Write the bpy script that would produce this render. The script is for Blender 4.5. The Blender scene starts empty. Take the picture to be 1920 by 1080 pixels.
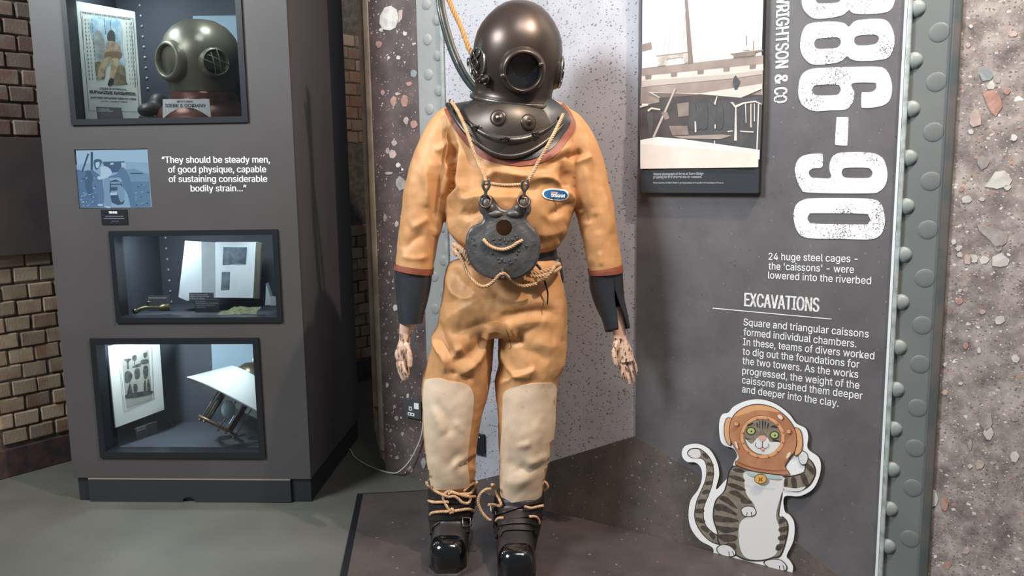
import bpy, bmesh, math, random
import numpy as np
from mathutils import Vector, Matrix, noise
from mathutils.bvhtree import BVHTree
from mathutils.geometry import tessellate_polygon, delaunay_2d_cdt

random.seed(7)
scene = bpy.context.scene
COL = scene.collection
# ------------------------------------------------------------------ camera
F = 1540.0
HC = 1.40
PITCH = math.atan(1540 / 10687)
ROLL = math.atan(153 / 10687)
fw = Vector((0, math.cos(PITCH), -math.sin(PITCH)))
r0 = Vector((1, 0, 0)); u0 = Vector((0, math.sin(PITCH), math.cos(PITCH)))
rt = r0 * math.cos(ROLL) - u0 * math.sin(ROLL)
up = u0 * math.cos(ROLL) + r0 * math.sin(ROLL)
CAM = Vector((0, 0, HC))
cd = bpy.data.cameras.new('camera'); cam = bpy.data.objects.new('camera', cd); COL.objects.link(cam)
cd.sensor_width = 36; cd.lens = 36 * F / 1920; cd.clip_start = 0.05
cam.matrix_world = Matrix(((rt.x, up.x, -fw.x, CAM.x), (rt.y, up.y, -fw.y, CAM.y), (rt.z, up.z, -fw.z, CAM.z), (0, 0, 0, 1)))
scene.camera = cam
# ------------------------------------------------------------------ world, lights, exposure
scene.view_settings.view_transform = 'Standard'
scene.view_settings.look = 'None'
scene.view_settings.exposure = 0.0
scene.view_settings.gamma = 1.0
w = bpy.data.worlds.new('world'); scene.world = w; w.use_nodes = True
w.node_tree.nodes['Background'].inputs[0].default_value = (0.80, 0.88, 1.0, 1)
w.node_tree.nodes['Background'].inputs[1].default_value = 0.17

def aim(o, loc, tgt):
    o.location = loc
    o.rotation_euler = (Vector(tgt) - Vector(loc)).to_track_quat('-Z', 'Y').to_euler()

def area(name, loc, tgt, sx, sy, power, col):
    l = bpy.data.lights.new(name, 'AREA'); l.shape = 'RECTANGLE'; l.size = sx; l.size_y = sy; l.energy = power; l.color = col
    o = bpy.data.objects.new(name, l); COL.objects.link(o); aim(o, loc, tgt); return o

def spot(name, loc, tgt, deg, power, col, rad=0.04, blend=0.4):
    l = bpy.data.lights.new(name, 'SPOT'); l.spot_size = math.radians(deg); l.spot_blend = blend; l.energy = power; l.color = col
    l.shadow_soft_size = rad
    o = bpy.data.objects.new(name, l); COL.objects.link(o); aim(o, loc, tgt); return o

area('window_light', (-3.2, 0.7, 3.65), (0.1, 3.0, 1.2), 1.3, 1.1, 250, (0.86, 0.94, 1.0))
area('ceiling_light', (0.7, 1.5, 3.4), (0.7, 3.0, 1.7), 1.4, 0.4, 42, (0.97, 0.98, 1.0))
spot('warm_spot_light', (1.5, 1.3, 4.0), (-0.6, 3.3, 0.5), 92, 430, (1.0, 0.82, 0.64), 0.04)

# ------------------------------------------------------------------ geometry helpers
def ray(px, py):
    return fw + rt * ((px - 960) / F) + up * ((540 - py) / F)

def P(px, py, Y):                       # point of the vertical plane y = Y seen at a pixel
    d = ray(px, py); return CAM + d * (Y / d.y)

def G(px, py, z=0.0):                   # point of the horizontal plane z
    d = ray(px, py); return CAM + d * ((z - HC) / d.z)

def S(px, Y): return px * Y / F         # px length to metres at depth Y

def to_px(co):                          # numpy (n,3) world -> px
    c = co - np.array(CAM)
    z = c @ np.array(fw); x = c @ np.array(rt); y = c @ np.array(up)
    return 960 + F * x / z, 540 - F * y / z

class Plane:
    def __init__(s, O, eu, ev=Vector((0, 0, 1))):
        s.O = Vector(O); s.u = Vector(eu).normalized(); s.v = Vector(ev).normalized(); s.n = s.u.cross(s.v).normalized(); s.v = s.n.cross(s.u)
    def hit(s, px, py):
        d = ray(px, py); t = (s.O - CAM).dot(s.n) / d.dot(s.n); q = CAM + d * t - s.O
        return (q.dot(s.u), q.dot(s.v))
    def at(s, u, v, off=0.0): return s.O + s.u * u + s.v * v + s.n * off
    def px(s, px, py, off=0.0):
        u, v = s.hit(px, py); return s.at(u, v, off)
    def moved(s, off): return Plane(s.O + s.n * off, s.u, s.v)

def lin(c):
    if isinstance(c, str):
        c = [int(c[i:i + 2], 16) / 255 for i in (0, 2, 4)]
    return tuple((x / 12.92 if x <= 0.04045 else ((x + 0.055) / 1.055) ** 2.4) for x in c)

MATS = {}
def mat(name, col, rough=0.6, metal=0.0, col2=None, scale=8.0, lo=0.4, hi=0.6, bump=0.0, bscale=40.0, bdist=0.002, emit=0.0, spec=None, coat=0.0, detail=4.0, rnd=0.0, trans=0.0):
    if name in MATS: return MATS[name]
    m = bpy.data.materials.new(name); m.use_nodes = True; nt = m.node_tree; b = nt.nodes['Principled BSDF']
    c = lin(col)
    b.inputs['Base Color'].default_value = (*c, 1); b.inputs['Roughness'].default_value = rough; b.inputs['Metallic'].default_value = metal
    if spec is not None: b.inputs['Specular IOR Level'].default_value = spec
    if coat: b.inputs['Coat Weight'].default_value = coat; b.inputs['Coat Roughness'].default_value = 0.15
    tc = nt.nodes.new('ShaderNodeTexCoord')
    if col2 is not None:
        nz = nt.nodes.new('ShaderNodeTexNoise'); nz.inputs['Scale'].default_value = scale; nz.inputs['Detail'].default_value = detail
        nt.links.new(tc.outputs['Object'], nz.inputs['Vector'])
        if rnd:
            o2 = nt.nodes.new('ShaderNodeObjectInfo'); va = nt.nodes.new('ShaderNodeVectorMath'); va.operation = 'MULTIPLY_ADD'
            nt.links.new(o2.outputs['Random'], va.inputs[0]); va.inputs[1].default_value = (37, 91, 53); nt.links.new(tc.outputs['Object'], va.inputs[2]); nt.links.new(va.outputs[0], nz.inputs['Vector'])
        cr = nt.nodes.new('ShaderNodeValToRGB'); cr.color_ramp.elements[0].position = lo; cr.color_ramp.elements[1].position = hi
        cr.color_ramp.elements[0].color = (*c, 1); cr.color_ramp.elements[1].color = (*lin(col2), 1)
        nt.links.new(nz.outputs['Fac'], cr.inputs['Fac'])
        out = cr.outputs['Color']
        if rnd:
            oi = nt.nodes.new('ShaderNodeObjectInfo'); hs = nt.nodes.new('ShaderNodeHueSaturation')
            mr = nt.nodes.new('ShaderNodeMapRange'); mr.inputs[3].default_value = 1 - rnd; mr.inputs[4].default_value = 1 + rnd
            nt.links.new(oi.outputs['Random'], mr.inputs[0]); nt.links.new(mr.outputs[0], hs.inputs['Value']); nt.links.new(out, hs.inputs['Color'])
            out = hs.outputs['Color']
        nt.links.new(out, b.inputs['Base Color'])
    if bump:
        nb = nt.nodes.new('ShaderNodeTexNoise'); nb.inputs['Scale'].default_value = bscale; nb.inputs['Detail'].default_value = 5
        nt.links.new(tc.outputs['Object'], nb.inputs['Vector'])
        bp = nt.nodes.new('ShaderNodeBump'); bp.inputs['Strength'].default_value = bump; bp.inputs['Distance'].default_value = bdist
        nt.links.new(nb.outputs['Fac'], bp.inputs['Height']); nt.links.new(bp.outputs['Normal'], b.inputs['Normal'])
    if emit:
        b.inputs['Emission Color'].default_value = (*c, 1); b.inputs['Emission Strength'].default_value = emit
        b.inputs['Base Color'].default_value = (0.01, 0.01, 0.01, 1)
    MATS[name] = m; return m

class MB:                               # collects geometry in world coordinates, builds one mesh object
    def __init__(s): s.v = []; s.f = []; s.m = []; s.mats = []; s.sm = []
    def mi(s, m):
        if m not in s.mats: s.mats.append(m)
        return s.mats.index(m)
    def add(s, verts, faces, m, smooth=False):
        o = len(s.v); s.v += [tuple(v) for v in verts]
        i = s.mi(m)
        for f in faces: s.f.append([o + k for k in f]); s.m.append(i); s.sm.append(smooth)
        return s
    def build(s, name, parent=None, origin=None, kind=None):
        me = bpy.data.meshes.new(name)
        root = parent
        while root is not None and root.parent is not None: root = root.parent
        if root is not None: off = ROOTS[root.name]
        elif origin is not None: off = Vector(origin)
        else:
            a = np.array(s.v); off = Vector(((a[:, 0].min() + a[:, 0].max()) / 2, (a[:, 1].min() + a[:, 1].max()) / 2, a[:, 2].min()))
        me.from_pydata([(v[0] - off.x, v[1] - off.y, v[2] - off.z) for v in s.v], [], s.f)
        for m in s.mats: me.materials.append(m)
        me.polygons.foreach_set('material_index', s.m); me.polygons.foreach_set('use_smooth', s.sm)
        me.update()
        o = bpy.data.objects.new(name, me); COL.objects.link(o)
        if parent is None: o.location = off; ROOTS[o.name] = off.copy()
        else: o.parent = parent
        if kind: o['kind'] = kind
        return o

ROOTS = {}
def thing(name, loc, label, cat, group=None):
    o = bpy.data.objects.new(name, None); o.empty_display_size = 0.1; COL.objects.link(o); o.location = loc; ROOTS[o.name] = Vector(loc)
    return tag(o, label, cat, group)
def tag(o, label, cat, group=None):
    o['label'] = label; o['category'] = cat
    if group: o['group'] = group
    return o
def fix_normals(o):
    bm = bmesh.new(); bm.from_mesh(o.data); bmesh.ops.recalc_face_normals(bm, faces=bm.faces); bm.to_mesh(o.data); bm.free(); return o
def bevel(o, wdt=0.003, seg=2, ang=40):
    bm = bmesh.new(); bm.from_mesh(o.data); bmesh.ops.recalc_face_normals(bm, faces=bm.faces)
    es = [e for e in bm.edges if len(e.link_faces) == 2 and e.calc_face_angle(0) > math.radians(ang)]
    bmesh.ops.bevel(bm, geom=es, offset=wdt, segments=seg, affect='EDGES', profile=0.6)
    bm.to_mesh(o.data); bm.free(); return o

def boxpts(pl, u0_, u1, v0, v1, n0, n1):
    vs = [pl.at(u, v, n) for n in (n0, n1) for v in (v0, v1) for u in (u0_, u1)]
    return vs, [(0, 2, 3, 1), (4, 5, 7, 6), (0, 1, 5, 4), (2, 6, 7, 3), (0, 4, 6, 2), (1, 3, 7, 5)]

def cr(pts, n=6, closed=True):          # Catmull-Rom
    pts = [Vector(p) for p in pts]; N = len(pts); out = []
    rng = range(N) if closed else range(N - 1)
    for i in rng:
        if closed: a, b, c, d = pts[i - 1], pts[i], pts[(i + 1) % N], pts[(i + 2) % N]
        else: a, b, c, d = pts[max(i - 1, 0)], pts[i], pts[i + 1], pts[min(i + 2, N - 1)]
        for k in range(n):
            t = k / n
            out.append(0.5 * ((2 * b) + (c - a) * t + (2 * a - 5 * b + 4 * c - d) * t * t + (3 * b - a - 3 * c + d) * t ** 3))
    if not closed: out.append(pts[-1].copy())
    return out

def prism(mb, pl, loops, n0, n1, m, side=None):   # loops of (u,v): first outer, the rest holes
    flat = [p for l in loops for p in l]
    tri = tessellate_polygon([[Vector((p[0], p[1], 0)) for p in l] for l in loops])
    N = len(flat)
    front = [pl.at(p[0], p[1], n1) for p in flat]
    def ori(t):
        a, b, c = (Vector((flat[i][0], flat[i][1])) for i in t)
        return t if (b - a).cross(c - a) > 0 else (t[0], t[2], t[1])
    tri = [ori(t) for t in tri]
    if abs(n1 - n0) < 1e-6:
        mb.add(front, tri, m); return
    back = [pl.at(p[0], p[1], n0) for p in flat]
    mb.add(front + back, tri + [(a + N, c + N, b + N) for a, b, c in tri], m)
    k = 0
    for l in loops:
        fs = []
        for i in range(len(l)):
            a = k + i; b = k + (i + 1) % len(l); fs.append((a, b, b + N, a + N))
        mb.add(front + back, fs, side or m); k += len(l)

def flatpx(mb, pl, pts, off, m, thick=0.0, smooth=0):
    if smooth: pts = [(p.x, p.y) for p in cr([(x, y, 0) for x, y in pts], smooth)]
    prism(mb, pl, [[pl.hit(*p) for p in pts]], off - thick, off, m)

def tube(mb, pts, rad, m, seg=8, closed=False, cap=True):
    pts = [Vector(p) for p in pts]; n = len(pts); vs = []; fs = []
    R = rad if callable(rad) else (lambda t: rad)
    ref = None
    for i, p in enumerate(pts):
        a = pts[i - 1] if (i > 0 or closed) else p; b = pts[(i + 1) % n] if (i < n - 1 or closed) else p
        t = (b - a).normalized()
        if ref is None: ref = Vector((0, 0, 1)) if abs(t.z) < 0.9 else Vector((1, 0, 0))
        x = (ref - t * ref.dot(t)).normalized(); y = t.cross(x); ref = x
        r = R(i / max(1, n - 1))
        for k in range(seg):
            an = 2 * math.pi * k / seg; vs.append(p + (x * math.cos(an) + y * math.sin(an)) * r)
    m_ = n if closed else n - 1
    for i in range(m_):
        for k in range(seg):
            a = i * seg + k; b = i * seg + (k + 1) % seg; j = ((i + 1) % n) * seg
            fs.append((a, b, j + (k + 1) % seg, j + k))
    if cap and not closed:
        fs.append(tuple(range(seg))[::-1]); fs.append(tuple((n - 1) * seg + k for k in range(seg)))
    mb.add(vs, fs, m, True)

def rope(mb, pts, r, m, pitch=None, strands=3, dens=None, smooth=True, closed=False):
    if smooth: pts = cr(pts, 8, closed)
    else: pts = [Vector(p) for p in pts]
    pitch = pitch or r * 7
    L = [0]
    for a, b in zip(pts, pts[1:]): L.append(L[-1] + (b - a).length)
    n = max(4, int(L[-1] / (pitch / (dens or 7)))); res = []; j = 0
    for i in range(n + 1):
        s = L[-1] * i / n
        while j < len(L) - 2 and L[j + 1] < s: j += 1
        t = (s - L[j]) / max(1e-9, L[j + 1] - L[j]); res.append(pts[j].lerp(pts[j + 1], t))
    ref = None; fr = []
    for i, p in enumerate(res):
        t = (res[min(i + 1, n)] - res[max(i - 1, 0)]).normalized()
        if ref is None: ref = Vector((0, 1, 0)) if abs(t.y) < 0.9 else Vector((1, 0, 0))
        x = (ref - t * ref.dot(t)).normalized(); ref = x; fr.append((x, t.cross(x)))
    for k in range(strands):
        q = []
        for i, p in enumerate(res):
            an = 2 * math.pi * (k / strands + (L[-1] * i / n) / pitch); x, y = fr[i]
            q.append(p + (x * math.cos(an) + y * math.sin(an)) * r * 0.54)
        tube(mb, q, r * 0.50, m, 6)

def lathe(mb, C, ax, prof, m, seg=48, xdir=None, a0=0.0, a1=2 * math.pi, smooth=True):
    C = Vector(C); ax = Vector(ax).normalized()
    x = Vector(xdir) if xdir is not None else (Vector((0, -1, 0)) if abs(ax.y) < 0.9 else Vector((1, 0, 0)))
    x = (x - ax * x.dot(ax)).normalized(); y = ax.cross(x); vs = []; fs = []
    full = abs(a1 - a0 - 2 * math.pi) < 1e-6; ns = seg if full else seg + 1
    for r, h in prof:
        for k in range(ns):
            an = a0 + (a1 - a0) * k / seg; vs.append(C + ax * h + (x * math.cos(an) + y * math.sin(an)) * r)
    for i in range(len(prof) - 1):
        for k in range(seg):
            a = i * ns + k; b = i * ns + (k + 1) % ns; fs.append((a, b, b + ns, a + ns))
    mb.add(vs, fs, m, smooth)

def loft(mb, rings, m, seg=40, ex=2.2, caps=True, a0=0.0, a1=2 * math.pi, smooth=True):
    # rings: (centre, ax, ay)
    full = abs(a1 - a0 - 2 * math.pi) < 1e-6; ns = seg if full else seg + 1; vs = []; fs = []
    for c, ax, ay in rings:
        for k in range(ns):
            an = a0 + (a1 - a0) * k / seg; co, si = math.cos(an), math.sin(an)
            q = 2 / ex
            vs.append(c + ax * math.copysign(abs(co) ** q, co) + ay * math.copysign(abs(si) ** q, si))
    for i in range(len(rings) - 1):
        for k in range(seg):
            a = i * ns + k; b = i * ns + (k + 1) % ns; fs.append((a, b, b + ns, a + ns))
    if caps and full:
        fs.append(tuple(range(ns))[::-1]); fs.append(tuple((len(rings) - 1) * ns + k for k in range(ns)))
    mb.add(vs, fs, m, smooth)

def hring(y, xl, xr, Y, hd):
    a = P(xl, y, Y); b = P(xr, y, Y); return ((a + b) / 2, Vector(((b.x - a.x) / 2, 0, 0)), Vector((0, hd, 0)))
def interp(rows, n=4):                  # smooth interpolation of numeric rows
    k = len(rows[0]); out = []
    for i in range(len(rows) - 1):
        a = rows[max(i - 1, 0)]; b = rows[i]; c = rows[i + 1]; d = rows[min(i + 2, len(rows) - 1)]
        for j in range(n):
            t = j / n
            out.append([0.5 * (2 * b[q] + (c[q] - a[q]) * t + (2 * a[q] - 5 * b[q] + 4 * c[q] - d[q]) * t * t + (3 * b[q] - a[q] - 3 * c[q] + d[q]) * t ** 3) for q in range(k)])
    out.append(list(rows[-1])); return out
def aring(rows, Y=None):                # limb rings: rows (cx, cy, hw_px, hd, Y)
    rows = interp(rows, 4); C = [P(r[0], r[1], r[4]) for r in rows]; out = []
    for i, r in enumerate(rows):
        t = (C[min(i + 1, len(C) - 1)] - C[max(i - 1, 0)]).normalized()
        ax = Vector((-t.z, 0, t.x)).normalized()
        if ax.x < 0: ax = -ax
        out.append((C[i], ax * S(r[2], r[4]), Vector((0, r[3], 0))))
    return out

def capsule(mb, pts, m, seg=12):        # chain of (point, radius)
    for (p, r), (q, s) in zip(pts, pts[1:]):
        tube(mb, [Vector(p), Vector(q)], lambda t, r=r, s=s: r + (s - r) * t, m, seg)
    for p, r in pts: ball(mb, p, (r, r, r), m)
def ball(mb, c, r, m, seg=14, rot=None):
    vs = []; fs = []; c = Vector(c); n = seg // 2 + 1
    for i in range(n + 1):
        th = math.pi * i / n
        for k in range(seg):
            a = 2 * math.pi * k / seg; v = Vector((r[0] * math.sin(th) * math.cos(a), r[1] * math.sin(th) * math.sin(a), r[2] * math.cos(th)))
            if rot is not None: v = rot @ v
            vs.append(c + v)
    for i in range(n):
        for k in range(seg): fs.append((i * seg + k, (i + 1) * seg + k, (i + 1) * seg + (k + 1) % seg, i * seg + (k + 1) % seg))
    mb.add(vs, fs, m, True)

def remesh(mb, voxel, smooth_it=4, m=None):       # union by voxel remesh -> MB
    me = bpy.data.meshes.new('tmp'); me.from_pydata(mb.v, [], mb.f)
    bm = bmesh.new(); bm.from_mesh(me); bmesh.ops.remove_doubles(bm, verts=bm.verts, dist=1e-6); bmesh.ops.recalc_face_normals(bm, faces=bm.faces); bm.to_mesh(me); bm.free()
    o = bpy.data.objects.new('tmp', me); COL.objects.link(o)
    md = o.modifiers.new('r', 'REMESH'); md.mode = 'VOXEL'; md.voxel_size = voxel
    if smooth_it:
        sm = o.modifiers.new('s', 'SMOOTH'); sm.iterations = smooth_it; sm.factor = 0.5
    dg = bpy.context.evaluated_depsgraph_get(); ev = o.evaluated_get(dg); r = ev.to_mesh()
    n = len(r.vertices); co = np.empty(n * 3); r.vertices.foreach_get('co', co); no = np.empty(n * 3); r.vertices.foreach_get('normal', no)
    faces = [tuple(p.vertices) for p in r.polygons]
    ev.to_mesh_clear(); bpy.data.objects.remove(o); bpy.data.meshes.remove(me)
    return co.reshape(-1, 3), no.reshape(-1, 3), faces

def from_np(co, faces, m):
    mb = MB(); mb.v = [tuple(c) for c in co.tolist()]; mb.f = [list(f) for f in faces]; mb.mats = [m]; mb.m = [0] * len(faces); mb.sm = [True] * len(faces); return mb

def drape(mb, bvh, pts, off, m, step=5.0, sm=0, skirt=0.004):   # patch cut to a pixel outline and laid on a surface
    if sm: pts = [(p.x, p.y) for p in cr([(x, y, 0) for x, y in pts], sm)]
    # densify
    b = []
    for i in range(len(pts)):
        a = Vector(pts[i]); c = Vector(pts[(i + 1) % len(pts)]); n = max(1, int((c - a).length / step))
        for k in range(n): b.append(a.lerp(c, k / n))
    nb = len(b); xs = [p.x for p in b]; ys = [p.y for p in b]; inner = []
    def inside(x, y):
        c = False; j = nb - 1
        for i in range(nb):
            if (b[i].y > y) != (b[j].y > y) and x < (b[j].x - b[i].x) * (y - b[i].y) / (b[j].y - b[i].y) + b[i].x: c = not c
            j = i
        return c
    yy = min(ys) + step / 2
    while yy < max(ys):
        xx = min(xs) + step / 2
        while xx < max(xs):
            if inside(xx, yy) and min((p.x - xx) ** 2 + (p.y - yy) ** 2 for p in b) > (step * .45) ** 2: inner.append(Vector((xx, yy)))
            xx += step
        yy += step
    vv, ee, ff, *_ = delaunay_2d_cdt(b + inner, [(i, (i + 1) % nb) for i in range(nb)], [list(range(nb))], 1, 1e-4)
    P3 = []; N3 = []
    last = None
    for p in vv:
        d = ray(p.x, p.y).normalized(); h = bvh.ray_cast(CAM, d)
        if h[0] is None: P3.append(None); N3.append(None)
        else:
            n = h[1]; n = -n if n.dot(d) > 0 else n; P3.append(h[0]); N3.append((n * 0.6 - d * 0.4).normalized())
    ok = [i for i in range(len(vv)) if P3[i] is not None]
    idx = {i: k for k, i in enumerate(ok)}
    fs = []
    for f in ff:
        if all(i in idx for i in f):
            if max((P3[f[i]] - P3[f[i - 1]]).length for i in range(len(f))) < 0.06: fs.append([idx[i] for i in f][::-1])
    mb.add([P3[i] + N3[i] * off for i in ok], fs, m, True)
    # skirt on the outline
    sk = []; q = [P3[i] + N3[i] * off for i in ok] + [P3[i] - N3[i] * skirt for i in ok]; K = len(ok)
    ec = {}
    for f in fs:
        for i in range(len(f)):
            e = (f[i - 1], f[i]); ec[frozenset(e)] = ec.get(frozenset(e), 0) + 1
    for e, c in ec.items():
        if c == 1:
            a, c_ = tuple(e); sk.append((a, c_, c_ + K, a + K))
    mb.add(q, sk, m, False)

try:                                    # Blender's own interface typeface, if present; else its default one
    FONT = bpy.data.fonts.load(bpy.utils.resource_path('LOCAL') + '/datafiles/fonts/Inter.woff2')
except Exception:
    FONT = None
def text2d(s, bold=0.0, space=1.0):
    cu = bpy.data.curves.new('t', 'FONT'); cu.body = s
    if FONT: cu.font = FONT
    cu.fill_mode = 'FRONT'; cu.size = 1; cu.offset = bold; cu.space_character = space; cu.resolution_u = 3
    o = bpy.data.objects.new('t', cu); COL.objects.link(o)
    dg = bpy.context.evaluated_depsgraph_get(); ev = o.evaluated_get(dg); me = ev.to_mesh()
    vs = [(v.co.x, v.co.y) for v in me.vertices]; fs = [tuple(p.vertices) for p in me.polygons]
    ev.to_mesh_clear(); bpy.data.objects.remove(o); bpy.data.curves.remove(cu)
    return vs, fs
CAPH = None
def text_on(mb, pl, s, a, b, h, off, m, bold=0.0, space=1.0):
    # baseline from pixel a to pixel b on the plane, capital height h px
    global CAPH
    if CAPH is None:
        v, _ = text2d('H'); CAPH = max(p[1] for p in v)
    vs, fs = text2d(s, bold, space)
    if not vs: return
    x0 = min(p[0] for p in vs); x1 = max(p[0] for p in vs)
    A = Vector(pl.hit(*a)); B = Vector(pl.hit(*b)); d = (Vector(b) - Vector(a)).normalized(); nrm = Vector((d.y, -d.x))
    Hh = Vector(pl.hit(a[0] + nrm.x * h, a[1] + nrm.y * h)) - A
    ex = (B - A) / (x1 - x0)
    ey = Vector((-ex.y, ex.x)).normalized() * Hh.length / CAPH
    if ey.dot(Hh) < 0: ey = -ey
    out = []
    for x, y in vs:
        q = A + ex * (x - x0) + ey * y; out.append(pl.at(q.x, q.y, off))
    # orient faces towards the plane normal
    o2 = []
    for f in fs:
        nn = (out[f[1]] - out[f[0]]).cross(out[f[2]] - out[f[0]]); o2.append(f if nn.dot(pl.n) > 0 else f[::-1])
    mb.add(out, o2, m)
# ================================================================== THE SETTING
def fix_up(nt): return nt.nodes['Principled BSDF']
def N(nt, t, **kw):
    n = nt.nodes.new(t)
    for k, v in kw.items(): setattr(n, k, v)
    return n
def noise_n(nt, vec, scale, detail=4, rough=0.55):
    n = N(nt, 'ShaderNodeTexNoise'); n.inputs['Scale'].default_value = scale; n.inputs['Detail'].default_value = detail; n.inputs['Roughness'].default_value = rough
    nt.links.new(vec, n.inputs['Vector']); return n
def ramp(nt, fac, stops, const=False):
    r = N(nt, 'ShaderNodeValToRGB'); e = r.color_ramp.elements
    if const: r.color_ramp.interpolation = 'CONSTANT'
    while len(e) > 1: e.remove(e[-1])
    e[0].position = stops[0][0]; e[0].color = (*lin(stops[0][1]), 1)
    for p, c in stops[1:]:
        q = e.new(p); q.color = (*lin(c), 1)
    nt.links.new(fac, r.inputs['Fac']); return r
def mixc(nt, fac, a, b, mode='MIX'):
    m = N(nt, 'ShaderNodeMix', data_type='RGBA', blend_type=mode)
    if isinstance(fac, float): m.inputs[0].default_value = fac
    else: nt.links.new(fac, m.inputs[0])
    for i, x in ((6, a), (7, b)):
        if isinstance(x, str): m.inputs[i].default_value = (*lin(x), 1)
        else: nt.links.new(x, m.inputs[i])
    return m.outputs[2]
def math_n(nt, op, a, b=None, c=None):
    m = N(nt, 'ShaderNodeMath', operation=op)
    for i, x in enumerate((a, b, c)):
        if x is None: continue
        if isinstance(x, (int, float)): m.inputs[i].default_value = x
        else: nt.links.new(x, m.inputs[i])
    return m.outputs[0]

def speck_mat(name, stops, scale, flecks, fleck_col, rough=0.6, stretch=(1, 1, 1), bump=0.15, dens=0.5):
    # printed concrete or steel: cloudy tone with small flecks
    m = bpy.data.materials.new(name); m.use_nodes = True; nt = m.node_tree; b = fix_up(nt)
    tc = N(nt, 'ShaderNodeTexCoord'); v = tc.outputs['Object']
    c = ramp(nt, noise_n(nt, v, scale, 7, .62).outputs['Fac'], stops).outputs['Color']
    for (fs, rad, col) in flecks:
        mp = N(nt, 'ShaderNodeMapping'); mp.inputs['Scale'].default_value = stretch; nt.links.new(v, mp.inputs['Vector'])
        wn = noise_n(nt, mp.outputs[0], fs * .35, 3)
        ad = N(nt, 'ShaderNodeVectorMath', operation='MULTIPLY_ADD'); nt.links.new(wn.outputs['Color'], ad.inputs[0]); ad.inputs[1].default_value = (2.4 / fs,) * 3; nt.links.new(mp.outputs[0], ad.inputs[2])
        vo = N(nt, 'ShaderNodeTexVoronoi'); vo.inputs['Scale'].default_value = fs; nt.links.new(ad.outputs[0], vo.inputs['Vector'])
        sp = N(nt, 'ShaderNodeSeparateColor'); nt.links.new(vo.outputs['Color'], sp.inputs[0])
        th = math_n(nt, 'MULTIPLY', sp.outputs[0], rad)
        th = math_n(nt, 'MULTIPLY', th, math_n(nt, 'GREATER_THAN', sp.outputs[1], 1 - dens))
        k = math_n(nt, 'LESS_THAN', vo.outputs['Distance'], th)
        if isinstance(col, (list, tuple)): cc = ramp(nt, sp.outputs[2], col).outputs['Color']
        else: cc = col
        c = mixc(nt, math_n(nt, 'MULTIPLY', k, .85), c, cc)
    nt.links.new(c, b.inputs['Base Color']); b.inputs['Roughness'].default_value = rough
    if bump:
        bp = N(nt, 'ShaderNodeBump'); bp.inputs['Strength'].default_value = bump; bp.inputs['Distance'].default_value = .001
        nt.links.new(noise_n(nt, v, 120, 4).outputs['Fac'], bp.inputs['Height']); nt.links.new(bp.outputs[0], b.inputs['Normal'])
    return m

M_floor = mat('floor_vinyl', '53524b', .62, col2='5f5e56', scale=3, lo=.35, hi=.7, bump=.12, bscale=90)
M_speck = speck_mat('speckled_print', [(.25, 'a09ca1'), (.5, 'b5b2b7'), (.75, 'bebbbf')], 3.5, [(95, .40, '5b565e'), (60, .30, '6c666c')], None, .5, (1, 1, 1.5), dens=.6)
PEB = [(0, '8a6a5c'), (.3, 'b98e78'), (.5, 'a89a90'), (.8, 'd4cbc2'), (1, 'eae6e0')]
M_conc_l = speck_mat('concrete_print_dark', [(.3, '443938'), (.5, '594b49'), (.7, '6b5b58')], 9, [(95, .34, PEB), (38, .30, PEB)], None, .55, dens=.38)
M_conc_r = speck_mat('concrete_print_light', [(.32, '645a56'), (.5, '8c817c'), (.66, 'ada29b')], 16, [(150, .45, PEB), (60, .42, PEB), (24, .2, PEB), (120, .48, '5f5551')], None, .6, (1, 1, 1.4), .5, .45)
M_clay = speck_mat('riverbed_print', [(.3, '4a4440'), (.5, '5e544e'), (.68, '6c6058'), (.8, '4e5049')], 6, [(70, .34, [(0, '2e2a26'), (.5, '8d857a'), (1, 'a8a498')]), (160, .4, '33302d')], None, .5, (1, 1, 1.3), dens=.3)
M_plat = speck_mat('riverbed_floor_print', [(.3, '3d3635'), (.5, '4b4341'), (.7, '564c4a'), (.8, '43453e')], 4, [(60, .3, [(0, '4c4a44'), (1, '8d8a80')]), (170, .3, '2e2c2c')], None, .42, dens=.22)
M_dark = speck_mat('dark_board_print', [(.3, '565254'), (.5, '615d5f'), (.7, '6b6768')], 5, [(90, .25, [(0, '2f2d2d'), (1, '8d8b8c')]), (40, .12, '3a3838')], None, .5, dens=.3)
M_steel_l = mat('steel_print_pale', '9c9b97', .5, 0, '8d8d89', 6, .35, .7, .06, 30)
M_steel_r = mat('steel_print_dark', '676b69', .5, 0, '707371', 5, .35, .7, .08, 30)
M_trim = mat('edge_trim_metal', 'c2c9c6', .42, .35, '8b928f', 26, .4, .7)
M_rivet_r = mat('rivet_steel', '8d9290', .5, .0, '848c89', 30)
M_wood = mat('timber_batten', '9a8b78', .7, 0, '83735f', 14, .35, .7, .2, 60)
M_black = mat('black_lacquer', '1a1c20', .35)
M_blackm = mat('black_matt', '15161a', .6)
M_white = mat('white_print', 'f4f2ee', .55)
M_white_d = bpy.data.materials.new('distressed_white_print'); M_white_d.use_nodes = True
nt = M_white_d.node_tree; b = fix_up(nt); tc = N(nt, 'ShaderNodeTexCoord')
n1 = noise_n(nt, tc.outputs['Object'], 260, 3); n2 = noise_n(nt, tc.outputs['Object'], 9, 2)
s1 = math_n(nt, 'ADD', n1.outputs['Fac'], math_n(nt, 'MULTIPLY', n2.outputs['Fac'], .55))
c = mixc(nt, math_n(nt, 'LESS_THAN', s1, .665), 'fdfcf9', '6a6768'); nt.links.new(c, b.inputs['Base Color']); b.inputs['Roughness'].default_value = .55

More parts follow.
